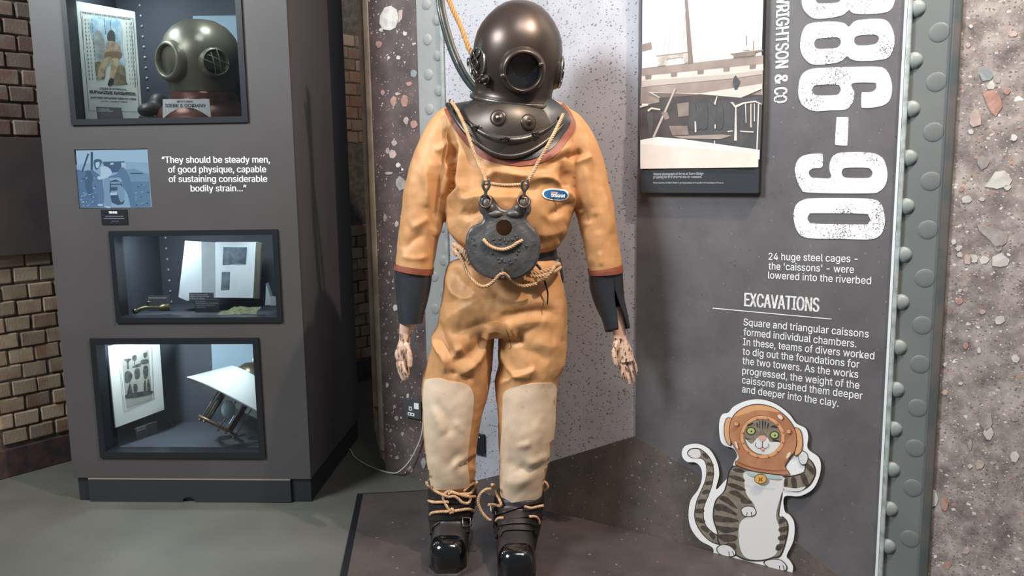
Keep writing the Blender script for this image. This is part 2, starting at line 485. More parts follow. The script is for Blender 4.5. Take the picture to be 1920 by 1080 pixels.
# floor
mb = MB(); mb.add([(-6, -1.5, 0), (5, -1.5, 0), (5, 9, 0), (-6, 9, 0), (-6, -1.5, -.05), (5, -1.5, -.05), (5, 9, -.05), (-6, 9, -.05)], [(0, 1, 2, 3), (7, 6, 5, 4), (0, 4, 5, 1), (1, 5, 6, 2), (2, 6, 7, 3), (3, 7, 4, 0)], M_floor)
o = mb.build('floor', origin=(0, 0, 0), kind='structure')

# brick wall on the left, bricks laid one by one
BP = Plane((-2.407, 3.679, 0), (0.625, 0.780, 0))
M_mortar = mat('mortar', '5a554f', .95, 0, '46423d', 30, bump=.4, bscale=80)
M_brick = mat('brick_clay', '94826b', .9, 0, '86634e', 7, .45, .65, .5, 90, .003, rnd=.28)
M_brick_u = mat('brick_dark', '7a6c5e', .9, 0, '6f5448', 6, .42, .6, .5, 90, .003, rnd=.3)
mb = MB(); mb.add(*boxpts(BP, -1.6, 5.2, 0, 3.3, -.25, -.004), M_mortar)
wall_left = mb.build('wall_left', origin=BP.at(0, 0), kind='structure'); fix_normals(wall_left)
def brick_mesh(seed, m, L=.108, H=.069):
    rnd = random.Random(seed); bm = bmesh.new(); bmesh.ops.create_cube(bm, size=1)
    bmesh.ops.scale(bm, vec=(L, .05, H), verts=bm.verts)
    bmesh.ops.bevel(bm, geom=bm.edges[:], offset=.006, segments=1, affect='EDGES')
    for v in bm.verts: v.co += Vector((rnd.uniform(-1, 1), rnd.uniform(-1, 1), rnd.uniform(-1, 1))) * .0022
    me = bpy.data.meshes.new('brick'); bm.to_mesh(me); bm.free(); me.materials.append(m); return me
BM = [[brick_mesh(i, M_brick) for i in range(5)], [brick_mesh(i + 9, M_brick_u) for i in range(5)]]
zb_lo = BP.hit(30, 478)[1]; zb_hi = BP.hit(30, 258)[1]
rotz = math.atan2(BP.u.y, BP.u.x)
nb = 0
for row in range(2, 40):
    zc = .0375 + row * .0755
    if zc > 2.25: break
    if zb_lo - .01 < zc < zb_hi + .01: continue
    for k in range(-8, 26):
        u = k * .115 + (row % 2) * .0575 - .03
        if u > 1.1 and not (2.05 < u < 2.75): continue
        if u < -.55 or u > 2.75: continue
        nb += 1
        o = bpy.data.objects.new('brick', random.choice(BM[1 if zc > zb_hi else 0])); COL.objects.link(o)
        q = BP.at(u + random.uniform(-.003, .003), zc + random.uniform(-.002, .002), -.020 + random.uniform(-.004, .004)) - ROOTS['wall_left']
        o.parent = wall_left; o.location = q; o.rotation_euler = (random.uniform(-.02, .02), random.uniform(-.012, .012), rotz + random.uniform(-.015, .015))
print('bricks', nb)
mb = MB(); mb.add(*boxpts(BP, -1.6, 1.15, zb_lo, zb_hi, -.02, .035), mat('beam_paint', '4c403d', .6, 0, '40373a', 4, bump=.05))
o = mb.build('painted_beam', wall_left); bevel(o, .004)
mb = MB(); mb.add(*boxpts(BP, -1.6, 5.2, 0, .135, -.03, .012), mat('skirting_paint', '4a3230', .7, 0, '2f2728', 14, .4, .6, .3, 60))
o = mb.build('baseboard_left', origin=BP.at(0, 0), kind='structure'); bevel(o, .004)
# dark rear of the room seen past the cabinet
mb = MB(); mb.add([(-1.15, 6.25, 0), (3.2, 6.6, 0), (3.2, 6.6, 3.2), (-1.15, 6.25, 3.2), (-1.15, 6.35, 0), (3.2, 6.7, 0), (3.2, 6.7, 3.2), (-1.15, 6.35, 3.2)], [(0, 1, 2, 3), (7, 6, 5, 4), (0, 4, 5, 1), (3, 2, 6, 7), (0, 3, 7, 4), (1, 5, 6, 2)], mat('rear_paint', '1b1d24', .9))
o = mb.build('wall_back', origin=(0, 6.4, 0), kind='structure')

# printed wall on the right
g0 = G(1015, 957); g1 = G(1480, 1072)
eu = Vector((.8345, -.551, 0)); WP = Plane(g0, eu)
def wu(px, py): return WP.hit(px, py)[0]
uL = wu(708, 500); uEnd = wu(1990, 540) + .25
u_s0 = wu(788, 250); u_s1 = wu(833, 250); u_c = wu(1196, 400); u_t = wu(1684, 540)
ZT = 2.75
mb = MB(); mb.add(*boxpts(WP, uL, uEnd, 0, ZT, -.06, -.004), mat('board_core', '6e6a66', .8))
wall_right = mb.build('wall_right', origin=WP.at(0, 0), kind='structure'); fix_normals(wall_right)
def sheet(name, ua, ub, m, off=0.0, za=0.0, zb=ZT):
    mb = MB(); mb.add(*boxpts(WP, ua, ub, za, zb, -.0038, off), m); return fix_normals(mb.build(name, wall_right))
o = sheet('concrete_sheet', uL, u_s0, M_conc_l); o['label'] = 'dark concrete print with pale pebbles left of the diver'
sheet('speckled_sheet', u_s1, u_c, M_speck)
o = sheet('steel_sheet', u_s0, u_s1, M_steel_l, .002)
# pale rivet column of the left steel strip
def dome(name, parent, pl, u, v, r, h, m, me=None):
    if me is None:
        bm = bmesh.new(); prof = [(1, 0), (.97, .22), (.86, .52), (.66, .77), (.36, .95), (0.0, 1.0)]; sg = 16; rings = []
        for a, b_ in prof[:-1]: rings.append([bm.verts.new((r * a * math.cos(2 * math.pi * k / sg), -h * b_, r * a * math.sin(2 * math.pi * k / sg))) for k in range(sg)])
        top = bm.verts.new((0, -h, 0))
        for i in range(len(rings) - 1):
            for k in range(sg): bm.faces.new((rings[i][k], rings[i][(k + 1) % sg], rings[i + 1][(k + 1) % sg], rings[i + 1][k]))
        for k in range(sg): bm.faces.new((rings[-1][k], rings[-1][(k + 1) % sg], top))
        for f in bm.faces: f.smooth = True
        me = bpy.data.meshes.new(name); bm.to_mesh(me); bm.free(); me.materials.append(m)
    o = bpy.data.objects.new(name, me); COL.objects.link(o); o.parent = parent
    root = parent
    while root.parent: root = root.parent
    o.location = pl.at(u, v, 0) - ROOTS[root.name]; o.rotation_euler = (0, 0, math.atan2(pl.u.y, pl.u.x)); return me
steel_l = bpy.data.objects['steel_sheet']
W2 = WP.moved(.002); me = None
zz = W2.hit(804, 140)[1]; z1 = W2.hit(806, 205)[1]; dz = zz - z1
for k in range(-3, 14):
    z = zz - k * dz
    if z > .1: me = dome('rivet', steel_l, W2, wu(804, 140), z, .024, .004, M_steel_l, me)
me = None; zq = W2.hit(821, 104)[1]
for k in range(-3, 14):
    z = zq - k * dz
    if z > .1: me = dome('rivet', steel_l, W2, wu(823, 140), z, .024, .006, M_steel_l, me)
mb = MB(); mb.add(*boxpts(WP, wu(829, 140), u_s1 + .012, 0.02, ZT, .002, .012), mat('steel_print_edge', 'a9b0ad', .4, .1, '8f9693', 12)); bevel(mb.build('steel_edge', steel_l), .003)
# right steel strip, rivets, trim
u_s2 = wu(1803, 20)
o = sheet('steel_sheet', u_t, u_s2, M_steel_r, .002); steel_r = o
mb = MB(); mb.add(*boxpts(WP, u_s2 - .022, u_s2 + .004, 0.0, ZT, .002, .014), mat('steel_lip', '4a504e', .45, 0, '5e5754', 9)); bevel(mb.build('steel_lip', steel_r), .006, 3)
sheet('concrete_sheet', u_s2, uEnd, M_conc_r, 0.0)
me = None; ys = [15, 113, 204, 296, 387, 478, 567, 652, 731, 805, 881, 955, 1025]
xs = [1730, 1724, 1719, 1712, 1707, 1702, 1697, 1692, 1686, 1681, 1677, 1673, 1668]
for x, y in zip(xs, ys):
    u, v = W2.hit(x, y); me = dome('rivet', steel_r, W2, u_t + .010, v, .025, .013, M_rivet_r, me)
me = None
for x, y in [(1760, 61), (1755, 154), (1750, 248), (1745, 340), (1740, 431), (1735, 522), (1727, 610), (1722, 683), (1718, 765), (1711, 840), (1708, 915), (1702, 1010)]:
    u, v = W2.hit(x, y); me = dome('rivet', steel_r, W2, wu(1745, 340), v, .029, .0028, M_steel_r, me)
u_ti = wu(1676, 540)
mb = MB(); mb.add(*boxpts(WP, u_ti, u_t + .001, 0.004, ZT, 0, .018), M_trim); bevel(mb.build('edge_trim', steel_r), .003)
mb = MB(); mb.add(*boxpts(WP, u_ti - .009, u_ti - .001, 0.02, ZT, 0, .015), mat('trim_white', 'e6ebea', .35, .1)); mb.build('edge_trim', steel_r)
# timber batten on the left end
mb = MB(); mb.add(*boxpts(WP, uL - .075, uL - .002, 0.30, ZT, -.05, -.012), M_wood); mb.add(*boxpts(WP, uL - .03, uL + .001, 0.10, ZT, -.02, .004), M_wood)
o = mb.build('timber_batten', wall_right); fix_normals(o); bevel(o, .004)
mb = MB(); prism(mb, WP, [[(uL - .075, .30), (uL - .002, .24), (uL - .002, .03), (uL - .035, .06), (uL - .07, .2)]], -.05, -.012, M_wood); fix_normals(mb.build('batten_splinter', wall_right))

# riverbed print triangle, across board and speckled sheet
mb = MB()
flatpx(mb, WP, [(838, 914), (1000, 875), (1191.8, 817), (1222, 833), (1280, 870), (1340, 905), (1420, 960), (1500, 1020), (1600, 1100), (1480, 1072.5), (1240, 1013), (1015, 957)], .0075, M_clay, .0075)
fix_normals(mb.build('riverbed_sheet', wall_right))
mb = MB(); flatpx(mb, WP, [(1015, 953), (1060, 963), (1110, 977), (1112, 980), (1060, 968), (1014, 958)], .009, mat('torn_edge_white', 'a9a196', .8), .001)
mb.build('torn_edge', wall_right)

# pale and reddish stones of the concrete prints
PC = {'w': mat('pebble_white', 'cfcac2', .6, 0, 'b9b3aa', 30), 'g': mat('pebble_grey', 'a39c94', .6, 0, '8f8780', 40), 'r': mat('pebble_red', 'a3796b', .6, 0, 'b28c7e', 40), 'p': mat('pebble_pink', 'bfa79c', .6, 0, 'a8968c', 40), 'b': mat('pebble_bluegrey', '95999a', .6, 0, '858a8c', 40)}
def stone(px, py, rx, ry, k, seed=None, pts=None):
    rnd = random.Random(seed or int(px * 7 + py)); q = []
    n = rnd.choice((6, 7, 8))
    if pts is None:
        for i in range(n):
            a = 2 * math.pi * (i + rnd.uniform(-.25, .25)) / n; s = rnd.uniform(.78, 1.12); q.append((px + rx * s * math.cos(a), py + ry * s * math.sin(a)))
    else: q = pts
    loop = [WP.hit(*p) for p in q]
    mb = MB(); prism(mb, WP, [loop], 0, .0022, PC[k]); fix_normals(mb.build('stone', wall_right))
stone(0, 0, 0, 0, 'w', 1, [(713, 30), (722, 14), (733, 11), (744, 18), (748, 36), (742, 52), (732, 57), (718, 55), (712, 44)])
stone(0, 0, 0, 0, 'p', 1, [(748, 20), (755, 18), (754, 35), (748, 44)])
for a in [(715, 56, 4, 4, 'w'), (711, 83, 6, 7, 'r'), (760, 63, 4, 4, 'w'), (729, 108, 3, 3, 'w'), (747, 108, 4, 4, 'w'), (776, 138, 6, 8, 'b'), (767, 157, 6, 5, 'r'), (738, 190, 6, 11, 'r'), (758, 190, 7, 14, 'r'), (746, 176, 5, 3, 'p'), (718, 174, 4, 6, 'r'), (762, 226, 6, 9, 'p'), (776, 234, 7, 8, 'r'), (740, 268, 6, 6, 'p'), (737, 289, 8, 9, 'p'), (727, 283, 4, 7, 'p'), (729, 325, 8, 3, 'p'), (747, 310, 5, 5, 'w'), (752, 344, 11, 13, 'g'), (722, 408, 3, 8, 'g'), (744, 420, 4, 6, 'p'), (742, 577, 5, 6, 'w'), (765, 596, 4, 7, 'g'), (793, 587, 4, 8, 'g'), (725, 634, 3, 4, 'g'), (726, 722, 3, 5, 'w'), (740, 763, 3, 4, 'g'), (744, 784, 4, 5, 'g'), (740, 742, 3, 3, 'g'), (733, 807, 3, 4, 'g'), (755, 813, 3, 4, 'g'), (794, 868, 5, 12, 'g'), (770, 880, 5, 6, 'g'), (745, 858, 4, 4, 'g')]:
    stone(*a)
for a in [(1848, 140, 14, 15, 'b'), (1858, 160, 9, 9, 'w'), (1870, 150, 6, 7, 'g'), (1829, 222, 13, 17, 'p'), (1821, 247, 6, 5, 'w'), (1843, 305, 13, 13, 'g'), (1889, 352, 8, 6, 'w'), (1812, 374, 10, 8, 'w'), (1841, 374, 6, 4, 'w'), (1804, 354, 5, 6, 'r'), (1815, 486, 9, 10, 'p'), (1826, 485, 9, 9, 'w'), (1845, 488, 10, 7, 'w'), (1877, 489, 19, 13, 'w'), (1873, 465, 8, 7, 'g'), (1788, 454, 5, 6, 'w'), (1797, 466, 5, 6, 'w'), (1800, 478, 6, 5, 'w'), (1821, 50, 4, 4, 'w'), (1816, 85, 5, 5, 'p'), (1900, 64, 10, 6, 'p'), (1888, 172, 8, 6, 'r'), (1901, 258, 7, 7, 'w'), (1799, 565, 7, 7, 'r'), (1800, 545, 4, 3, 'w'), (1875, 600, 10, 9, 'w'), (1842, 585, 6, 5, 'p'), (1811, 648, 6, 7, 'r'), (1836, 657, 4, 5, 'w'), (1904, 672, 10, 8, 'w'), (1772, 683, 5, 4, 'w'), (1802, 719, 5, 3, 'w'), (1772, 736, 6, 6, 'p'), (1903, 785, 7, 6, 'g'), (1850, 790, 14, 18, 'g'), (1853, 812, 10, 14, 'w'), (1819, 835, 5, 12, 'g'), (1902, 856, 9, 12, 'w'), (1836, 870, 9, 9, 'p'), (1819, 874, 5, 4, 'w'), (1751, 935, 9, 18, 'w'), (1772, 945, 7, 14, 'r'), (1812, 1033, 8, 6, 'p'), (1776, 1060, 8, 7, 'r')]:
    stone(*a)
stone(0, 0, 0, 0, 'r', 1, [(1842, 172), (1862, 169), (1876, 183), (1880, 200), (1868, 218), (1860, 212), (1852, 198)])
stone(0, 0, 0, 0, 'w', 1, [(1847, 350), (1866, 322), (1884, 320), (1898, 338), (1892, 348), (1870, 354)])
stone(0, 0, 0, 0, 'g', 1, [(1832, 421), (1850, 425), (1872, 430), (1890, 440), (1887, 455), (1870, 468), (1858, 452), (1836, 432)])

# socket, bracket
t = thing('power_socket', WP.px(780, 790), 'dark grey wall socket with white switch beside the diver\'s pale left-hand shin', 'socket')
u0_, v0 = WP.hit(765, 788); u1_, v1 = WP.hit(797, 752); v0 = v1 - .088; u1_ = u0_ + .088
M_sock = mat('socket_grey', '4a4e4f', .4)
mb = MB(); mb.add(*boxpts(WP, u0_, u1_, v0, v1, .001, .012), M_sock); bevel(mb.build('face_plate', t), .003)
mb = MB(); mb.add(*boxpts(WP, u0_ + .052, u0_ + .080, v1 - .040, v1 - .012, .012, .017), M_white); bevel(mb.build('rocker_switch', t), .002)
mb = MB(); mb.add(*boxpts(WP, u0_ + .020, u0_ + .036, v0 + .036, v0 + .054, .012, .0135), M_white); mb.add(*boxpts(WP, u0_ + .012, u0_ + .050, v0 + .012, v0 + .026, .012, .0135), M_white)
mb.add(*boxpts(WP, u0_ + .025, u0_ + .031, v0 + .040, v0 + .050, .0135, .014), M_blackm); mb.add(*boxpts(WP, u0_ + .017, u0_ + .026, v0 + .016, v0 + .022, .0135, .014), M_blackm); mb.add(*boxpts(WP, u0_ + .034, u0_ + .043, v0 + .016, v0 + .022, .0135, .014), M_blackm); mb.build('pin_outlet', t)
t = thing('wall_bracket', WP.px(901, 848), 'small black steel bracket on the speckled wall behind the diver\'s knees', 'bracket')
ua, va = WP.hit(892, 847); ub, vb = WP.hit(910, 814)
mb = MB(); mb.add(*boxpts(WP, ua, ub, va, vb, .001, .02), M_black); bevel(mb.build('bracket_plate', t), .003)
mb = MB(); u_, v_ = WP.hit(904, 818); lathe(mb, WP.at(u_, v_, .0201), WP.n, [(.005, 0), (.005, .002), (.0, .003)], mat('screw_steel', 'b5b8b8', .3, .8), 12); mb.build('screw', t)

# platform board
M_edge = mat('platform_edge_black', '15171c', .45)
a = G(670, 925, .014); b_ = G(636, 1085, .014); eL = (a - b_).normalized(); eB = Vector((eL.y, -eL.x, 0))
n_ = G(630, 1110, .014)
A0 = a; B0 = a - eL * 1.6
def wallhit(p, d):
    t_ = (WP.O - p).dot(WP.n) / d.dot(WP.n); return p + d * t_
C0 = wallhit(A0, eB); D0 = wallhit(B0, eB)
z0 = lambda v, z: Vector((v.x, v.y, z))
def slab(mb, q, za, zb, m):
    n = len(q); mb.add([z0(v, zb) for v in q] + [z0(v, za) for v in q], [tuple(range(n)), tuple(range(2 * n - 1, n - 1, -1))] + [(i, i + n, (i + 1) % n + n, (i + 1) % n) for i in range(n)], m)
t = thing('floor_board', z0((A0 + B0) / 2 + eB * .3, 0), 'dark mottled riverbed print board on the floor under the diver', 'floor board')
mb = MB(); slab(mb, [B0, D0 + WP.n * .002, C0 + WP.n * .002, A0], 0.0, .013, M_edge); fix_normals(mb.build('base_board', t))
mb = MB(); k1 = .026; slab(mb, [B0 + eB * k1, D0 + WP.n * .004, C0 + WP.n * .004 - eL * .012, A0 + eB * k1 - eL * .012], .013, .0145, M_plat); fix_normals(mb.build('print_sheet', t))
ZF = .0145
# white cord
pts = [G(652, 840, .004), G(658, 845, .004), G(664, 856, .004), G(684, 870, .004), G(710, 881, .004), G(736, 887, .006), WP.px(757, 880, .03), WP.px(775, 862, .03), WP.px(788, 835, .02), WP.px(795, 812, .016), WP.px(797, 790, .014)]
mb = MB(); tube(mb, cr(pts, 8, False), .0035, mat('cord_white', 'c9c4b8', .5), 8)
tag(mb.build('white_cable'), 'thin white cord looping from the floor by the cabinet to the wall socket', 'cable')
# ================================================================== INFORMATION BOARD (dark) with its lettering
board = thing('information_board', WP.at((u_c + u_ti) / 2, 0), 'tall dark grey board with giant white upright numerals and a paragraph on excavations', 'board')
mb = MB(); mb.add(*boxpts(WP, u_c, u_ti - .010, 0, ZT, -.0035, .006), M_dark); fix_normals(mb.build('board_face', board))
IP = WP.moved(.0065)
# giant numerals, turned a quarter clockwise: X across (px left = glyph bottom), Y down
def rr(cx0, cy0, cx1, cy1, r, n=6):      # rounded rectangle, 0..1 space handled by caller
    q = []
    for (x, y, a) in ((cx1 - r, cy0 + r, -90), (cx1 - r, cy1 - r, 0), (cx0 + r, cy1 - r, 90), (cx0 + r, cy0 + r, 180)):
        for k in range(n + 1):
            t_ = math.radians(a + 90 * k / n); q.append((x + r * math.cos(t_), y + r * math.sin(t_)))
    return q
def glyph(mb, outer, holes):
    Q = lambda l: [IP.hit(1470 + x / 2.348, y / 2.348) for x, y in l]
    prism(mb, IP, [Q(outer)] + [Q(h) for h in holes], .0, .0012, M_white_d)
S3 = lambda pts, n=5: [(p.x, p.y) for p in cr([(x, y, 0) for x, y in pts], n)]
mb = MB()
# zero (zoomed coordinates of the 1470..1720 view)
glyph(mb, S3([(43, 960), (52, 905), (85, 880), (130, 873), (260, 872), (380, 876), (425, 895), (444, 955), (438, 1010), (415, 1042), (370, 1054), (250, 1051), (110, 1048), (62, 1022)]), [S3([(104, 962), (112, 944), (135, 938), (350, 941), (372, 950), (379, 966), (372, 982), (350, 988), (135, 985), (112, 978)])])
# nine
glyph(mb, S3([(49, 760), (56, 715), (80, 688), (120, 678), (160, 677), (171, 684), (170, 730), (160, 739), (130, 741), (112, 752), (110, 766), (120, 780), (140, 783), (205, 783), (200, 745), (205, 708), (225, 680), (270, 671), (360, 671), (410, 680), (440, 705), (455, 760), (448, 810), (420, 842), (370, 851), (120, 848), (75, 830)]), [S3([(254, 760), (262, 743), (285, 738), (360, 738), (380, 744), (390, 760), (382, 778), (360, 784), (285, 783), (262, 778)])])
# dash
glyph(mb, S3([(232, 520), (236, 516), (276, 516), (284, 524), (282, 580), (279, 634), (272, 640), (232, 638), (225, 630), (228, 575)]), [])
# six
glyph(mb, S3([(63, 400), (70, 350), (90, 318), (130, 302), (200, 298), (320, 294), (420, 295), (455, 315), (475, 370), (470, 430), (445, 460), (400, 472), (350, 474), (341, 466), (342, 412), (352, 407), (385, 405), (404, 392), (406, 375), (395, 364), (300, 368), (310, 410), (300, 455), (270, 482), (200, 486), (130, 488), (85, 465), (68, 435)]), [S3([(124, 398), (132, 380), (155, 373), (230, 372), (246, 380), (250, 396), (242, 412), (225, 419), (150, 420), (132, 414)])])
# eight
glyph(mb, S3([(72, 190), (82, 140), (105, 108), (160, 97), (230, 96), (268, 104), (286, 118), (310, 95), (350, 86), (430, 84), (465, 105), (486, 160), (480, 220), (455, 255), (400, 266), (330, 268), (295, 260), (277, 248), (250, 270), (200, 281), (130, 284), (95, 262), (76, 230)]),
      [S3([(133, 192), (142, 174), (165, 168), (230, 164), (247, 172), (251, 187), (243, 203), (225, 212), (160, 216), (140, 210)]), S3([(309, 178), (316, 162), (340, 155), (395, 152), (414, 160), (418, 173), (410, 188), (390, 197), (335, 201), (315, 194)])])
# eight above, partly out of frame
glyph(mb, S3([(79, -10), (88, -62), (112, -92), (165, -104), (235, -105), (273, -97), (290, -84), (314, -106), (355, -115), (435, -117), (470, -96), (490, -42), (484, 18), (460, 50), (405, 60), (335, 62), (300, 56), (287, 45), (258, 66), (205, 78), (138, 82), (102, 60), (82, 30)]),
      [S3([(138, -8), (147, -26), (170, -32), (235, -36), (252, -28), (256, -13), (248, 3), (230, 12), (165, 16), (145, 10)]), S3([(314, -22), (321, -38), (345, -45), (400, -48), (419, -40), (423, -27), (415, -12), (395, -3), (340, 1), (320, -6)])])
# one above the frame
glyph(mb, [(90, -190), (100, -250), (490, -262), (486, -200), (460, -170), (400, -175), (408, -198)], [])
o = mb.build('large_numerals', board); fix_normals(o); o['label'] = 'giant distressed white numerals reading 1886-90, turned sideways'
# sideways name line
mb = MB(); TP = IP.moved(.0005)
def side_text(s, top, bot, h, bold):     # text running downwards, glyph tops to the right
    for k, dy in enumerate((-.9, -.3, .3, .9)): text_on(mb, TP, s, (top[0], top[1] + dy), (bot[0], bot[1] + dy), h, .0001 * k, M_white_d, 0)
side_text('WRIGHTSON', (1456, -12), (1454, 128), 24, .028)
side_text('&', (1453, 141), (1452.5, 158), 24, .03)
side_text('CO', (1452, 165), (1451, 193), 24, .03)
o = mb.build('name_lettering', board); o['label'] = 'white condensed capitals running down the board'
mb = MB()
for s, a, b_ in [('24 huge steel cages -', (1441, 487), (1608, 492)), ("the 'caissons' - were", (1441, 505), (1601, 512)), ('lowered into the riverbed', (1440, 522), (1633, 533))]:
    text_on(mb, TP, s, a, b_, 13, 0, M_white, .004)
for s, a, b_ in [('Square and triangular caissons', (1394, 610), (1628.5, 633)), ('formed individual chambers.', (1394, 628.5), (1605.5, 651.5)), ('In these, teams of divers worked', (1393, 647), (1639, 674)), ('to dig out the foundations for', (1392.5, 665), (1611, 690)), ('the two towers. As the works', (1392, 682.5), (1609, 709)), ('progressed, the weight of the', (1391.5, 701), (1611, 729.5)), ('caissons pushed them deeper', (1391, 718.5), (1617, 749)), ('and deeper into the clay.', (1391, 735.5), (1572, 763))]:
    text_on(mb, TP, s, a, b_, 13, 0, M_white, .004)
mb.build('paragraph_lettering', board)
mb = MB(); mt_ = mat('title_print', 'c9c6c2', .6, 0, 'f2f0ec', 90)
for k, dx in enumerate((-1.0, -.35, .35, 1.0)): text_on(mb, TP, 'EXCAVATIONS', (1396 + dx, 574), (1535 + dx, 585), 25, .0001 * k, mt_, 0)
flatpx(mb, TP, [(1336, 577), (1559, 597.5), (1559, 599), (1336, 578.5)], 0, M_white)
o = mb.build('title_lettering', board); o['label'] = 'EXCAVATIONS heading with a thin rule'

# ================================================================== HISTORIC PHOTOGRAPH PANEL
pp = thing('photograph_panel', WP.px(1310, 363, .03), 'sepia photograph of a moored ship and workers above a black caption strip', 'photograph')
PT = .034; PPx = WP.moved(PT)
ul, vl = PPx.hit(1200, 362); ur, vr = PPx.hit(1422.5, 362.5); vb_ = (vl + vr) / 2
_, vcap = PPx.hit(1311, 315)
mb = MB(); mb.add(*boxpts(WP, ul, ur, vb_, ZT - .2, .0065, PT), mat('panel_black', '23262b', .5)); bevel(mb.build('panel_box', pp), .0015)
QP = WP.moved(PT + .0006)
def IM(l): return [(1195 + x / 3.6, y / 3.6) for x, y in l]     # zoomed coordinates of the picture view
C_ = lambda n, c, c2=None, sc=20: mat('sepia_' + n, c, .5, 0, c2 or c, sc, .35, .65)
skyc = C_('sky', 'f1efec', 'e3ddd6', 4); shore = C_('shore', 'd9c9bc', 'e6d9cd', 8); hull = C_('hull', 'a08f84', '8c7a70', 14); dk = C_('dark', '3b3331', '4a3f3c', 25); vdk = C_('water', '403f40', '4d4a4a', 30); mid = C_('mid', '7a6a60', '8d7c70', 25); lt = C_('light', 'd8ccc2', 'c9bbb0', 20)
mb = MB(); e = [0.0]
def lay(l, m, smooth=0):
    e[0] += .00012; flatpx(mb, QP, IM(l), e[0], m, 0, smooth)
prism(mb, QP, [[(ul + .004, vcap), (ur - .003, vcap), (ur - .003, ZT - .21), (ul + .004, ZT - .21)]], 0, 0, skyc)
RB = 838
lay([(30, 460), (850, 372), (845, 700), (20, 700)], hull)
lay([(30, 515), (850, 432), (850, 475), (250, 545), (30, 560)], lt)
for x in (75, 248, 428, 603, 780):
    y = 522 - (x - 75) * .103; lay([(x - 22, y - 14), (x + 22, y - 18), (x + 20, y + 13), (x - 20, y + 17)], mid)
lay([(30, 545), (640, 500), (845, 470), (845, 500), (640, 530), (100, 580), (30, 590)], C_('hull_pale', 'b9aba0'))
lay([(320, 0), (341, 0), (378, 425), (344, 430)], C_('mast', '7b6a60'))
lay([(30, 300), (95, 284), (100, 330), (30, 348)], mid)
for p, q in [((310, 10), (325, 430)), ((325, 60), (300, 430)), ((220, 200), (205, 380)), ((190, 240), (172, 375)), ((130, 262), (240, 335)), ((240, 335), (310, 325)), ((520, 0), (605, 45))]:
    lay([(p[0], p[1]), (p[0] + 3, p[1]), (q[0] + 3, q[1]), (q[0], q[1])], C_('rig', 'bcb0a6'))
lay([(145, 378), (340, 348), (345, 362), (345, 420), (320, 428), (310, 385), (200, 400), (195, 440), (140, 446)], C_('deck', 'cbbfb4', 'a89a8e', 60))
lay([(130, 375), (345, 352), (345, 358), (130, 382)], mid)
lay([(630, 362), (850, 335), (850, 345), (800, 356), (800, 374), (650, 390), (650, 372), (630, 370)], mid); lay([(735, 240), (741, 240), (743, 322), (737, 322)], mid); lay([(782, 275), (788, 275), (788, 340), (782, 340)], mid); lay([(710, 340), (742, 308), (765, 312), (775, 338)], lt)
lay([(20, 715), (150, 690), (150, 640), (430, 632), (845, 640), (832, 1010), (500, 975), (140, 925), (20, 945)], dk)
lay([(330, 980), (400, 700), (845, 650), (832, 1010)], vdk)
lay([(75, 620), (240, 630), (430, 630), (845, 565), (845, 600), (700, 660), (420, 635), (150, 660)], lt); lay([(100, 625), (400, 636), (430, 640), (160, 660)], C_('boat', '6b5c54'))
lay([(655, 520), (668, 508), (675, 525), (696, 548), (685, 575), (680, 605), (660, 608), (655, 590), (646, 555)], vdk)
lay([(252, 598), (264, 600), (118, 930), (104, 925)], C_('plank', 'b7a799'))
lay([(62, 760), (90, 740), (112, 770), (108, 850), (100, 935), (115, 950), (70, 960), (78, 860)], vdk)
lay([(270, 700), (350, 690), (350, 780), (280, 790)], mid); lay([(215, 850), (340, 850), (350, 910), (240, 915)], mid); lay([(165, 760), (205, 755), (220, 800), (190, 810)], C_('barrel', '8a786c'))
lay([(245, 920), (580, 908), (640, 915), (560, 940), (300, 935)], C_('quay', '9c8d82'))
for x in (375, 420, 455, 560): lay([(x - 18, 720), (x - 8, 700), (x + 8, 700), (x + 22, 730), (x + 20, 860), (x - 24, 860)], vdk, 3)
for l in [[(628, 690), (650, 690), (664, 712), (720, 690), (800, 680), (843, 700), (843, 708), (800, 690), (725, 700), (672, 726), (676, 950), (656, 950), (664, 730), (640, 700)], [(817, 700), (826, 700), (816, 1008), (806, 1008)], [(766, 700), (774, 700), (774, 860), (766, 860)], [(612, 884), (650, 880), (648, 888), (614, 892)], [(695, 882), (790, 888), (788, 895), (700, 890)], [(790, 700), (797, 700), (797, 820), (790, 820)], [(730, 700), (737, 700), (740, 830), (735, 830)], [(520, 700), (540, 650), (546, 650), (530, 710)], [(390, 820), (400, 820), (404, 890), (392, 895)], [(525, 840), (533, 840), (533, 868), (525, 868)], [(20, 715), (75, 705), (80, 712), (24, 728)], [(70, 745), (100, 725), (160, 735), (160, 745), (102, 737), (80, 755)], [(522, 950), (530, 950), (530, 980), (522, 980)]]: lay(l, lt)
lay([(25, 945), (140, 925), (320, 940), (830, 1012), (828, 1075), (25, 1130)], C_('quay_white', 'e2d8ce', 'f0e9e2', 8))
prism(mb, QP, [[(ul + .004, vcap), (ur - .003, vcap), (ur - .003, QP.hit(1424, 287)[1]), (ul + .004, QP.hit(1201, 270)[1])]], e[0] + .0002, e[0] + .0002, shore)
mb.build('picture_print', pp)
mb = MB(); ct = mat('caption_print', 'b9bcbc', .6)
a, h = (1225.3, 329), 4.6
for s, a, b_, h in [('Historic photograph of divers at Tower Bridge', (1225.3, 328.5), (1319.5, 327.6), 4.4), ('preparing for their descent into the caissons.', (1225, 334.4), (1316, 333.4), 4.4), ('Photo courtesy of Albert Palmer, great grandson of head diver Friend Samuel Penney.', (1225, 344), (1357, 344.2), 2.6)]:
    text_on(mb, QP, s, a, b_, h, .0004, ct, .01)
mb.build('caption_lettering', pp)

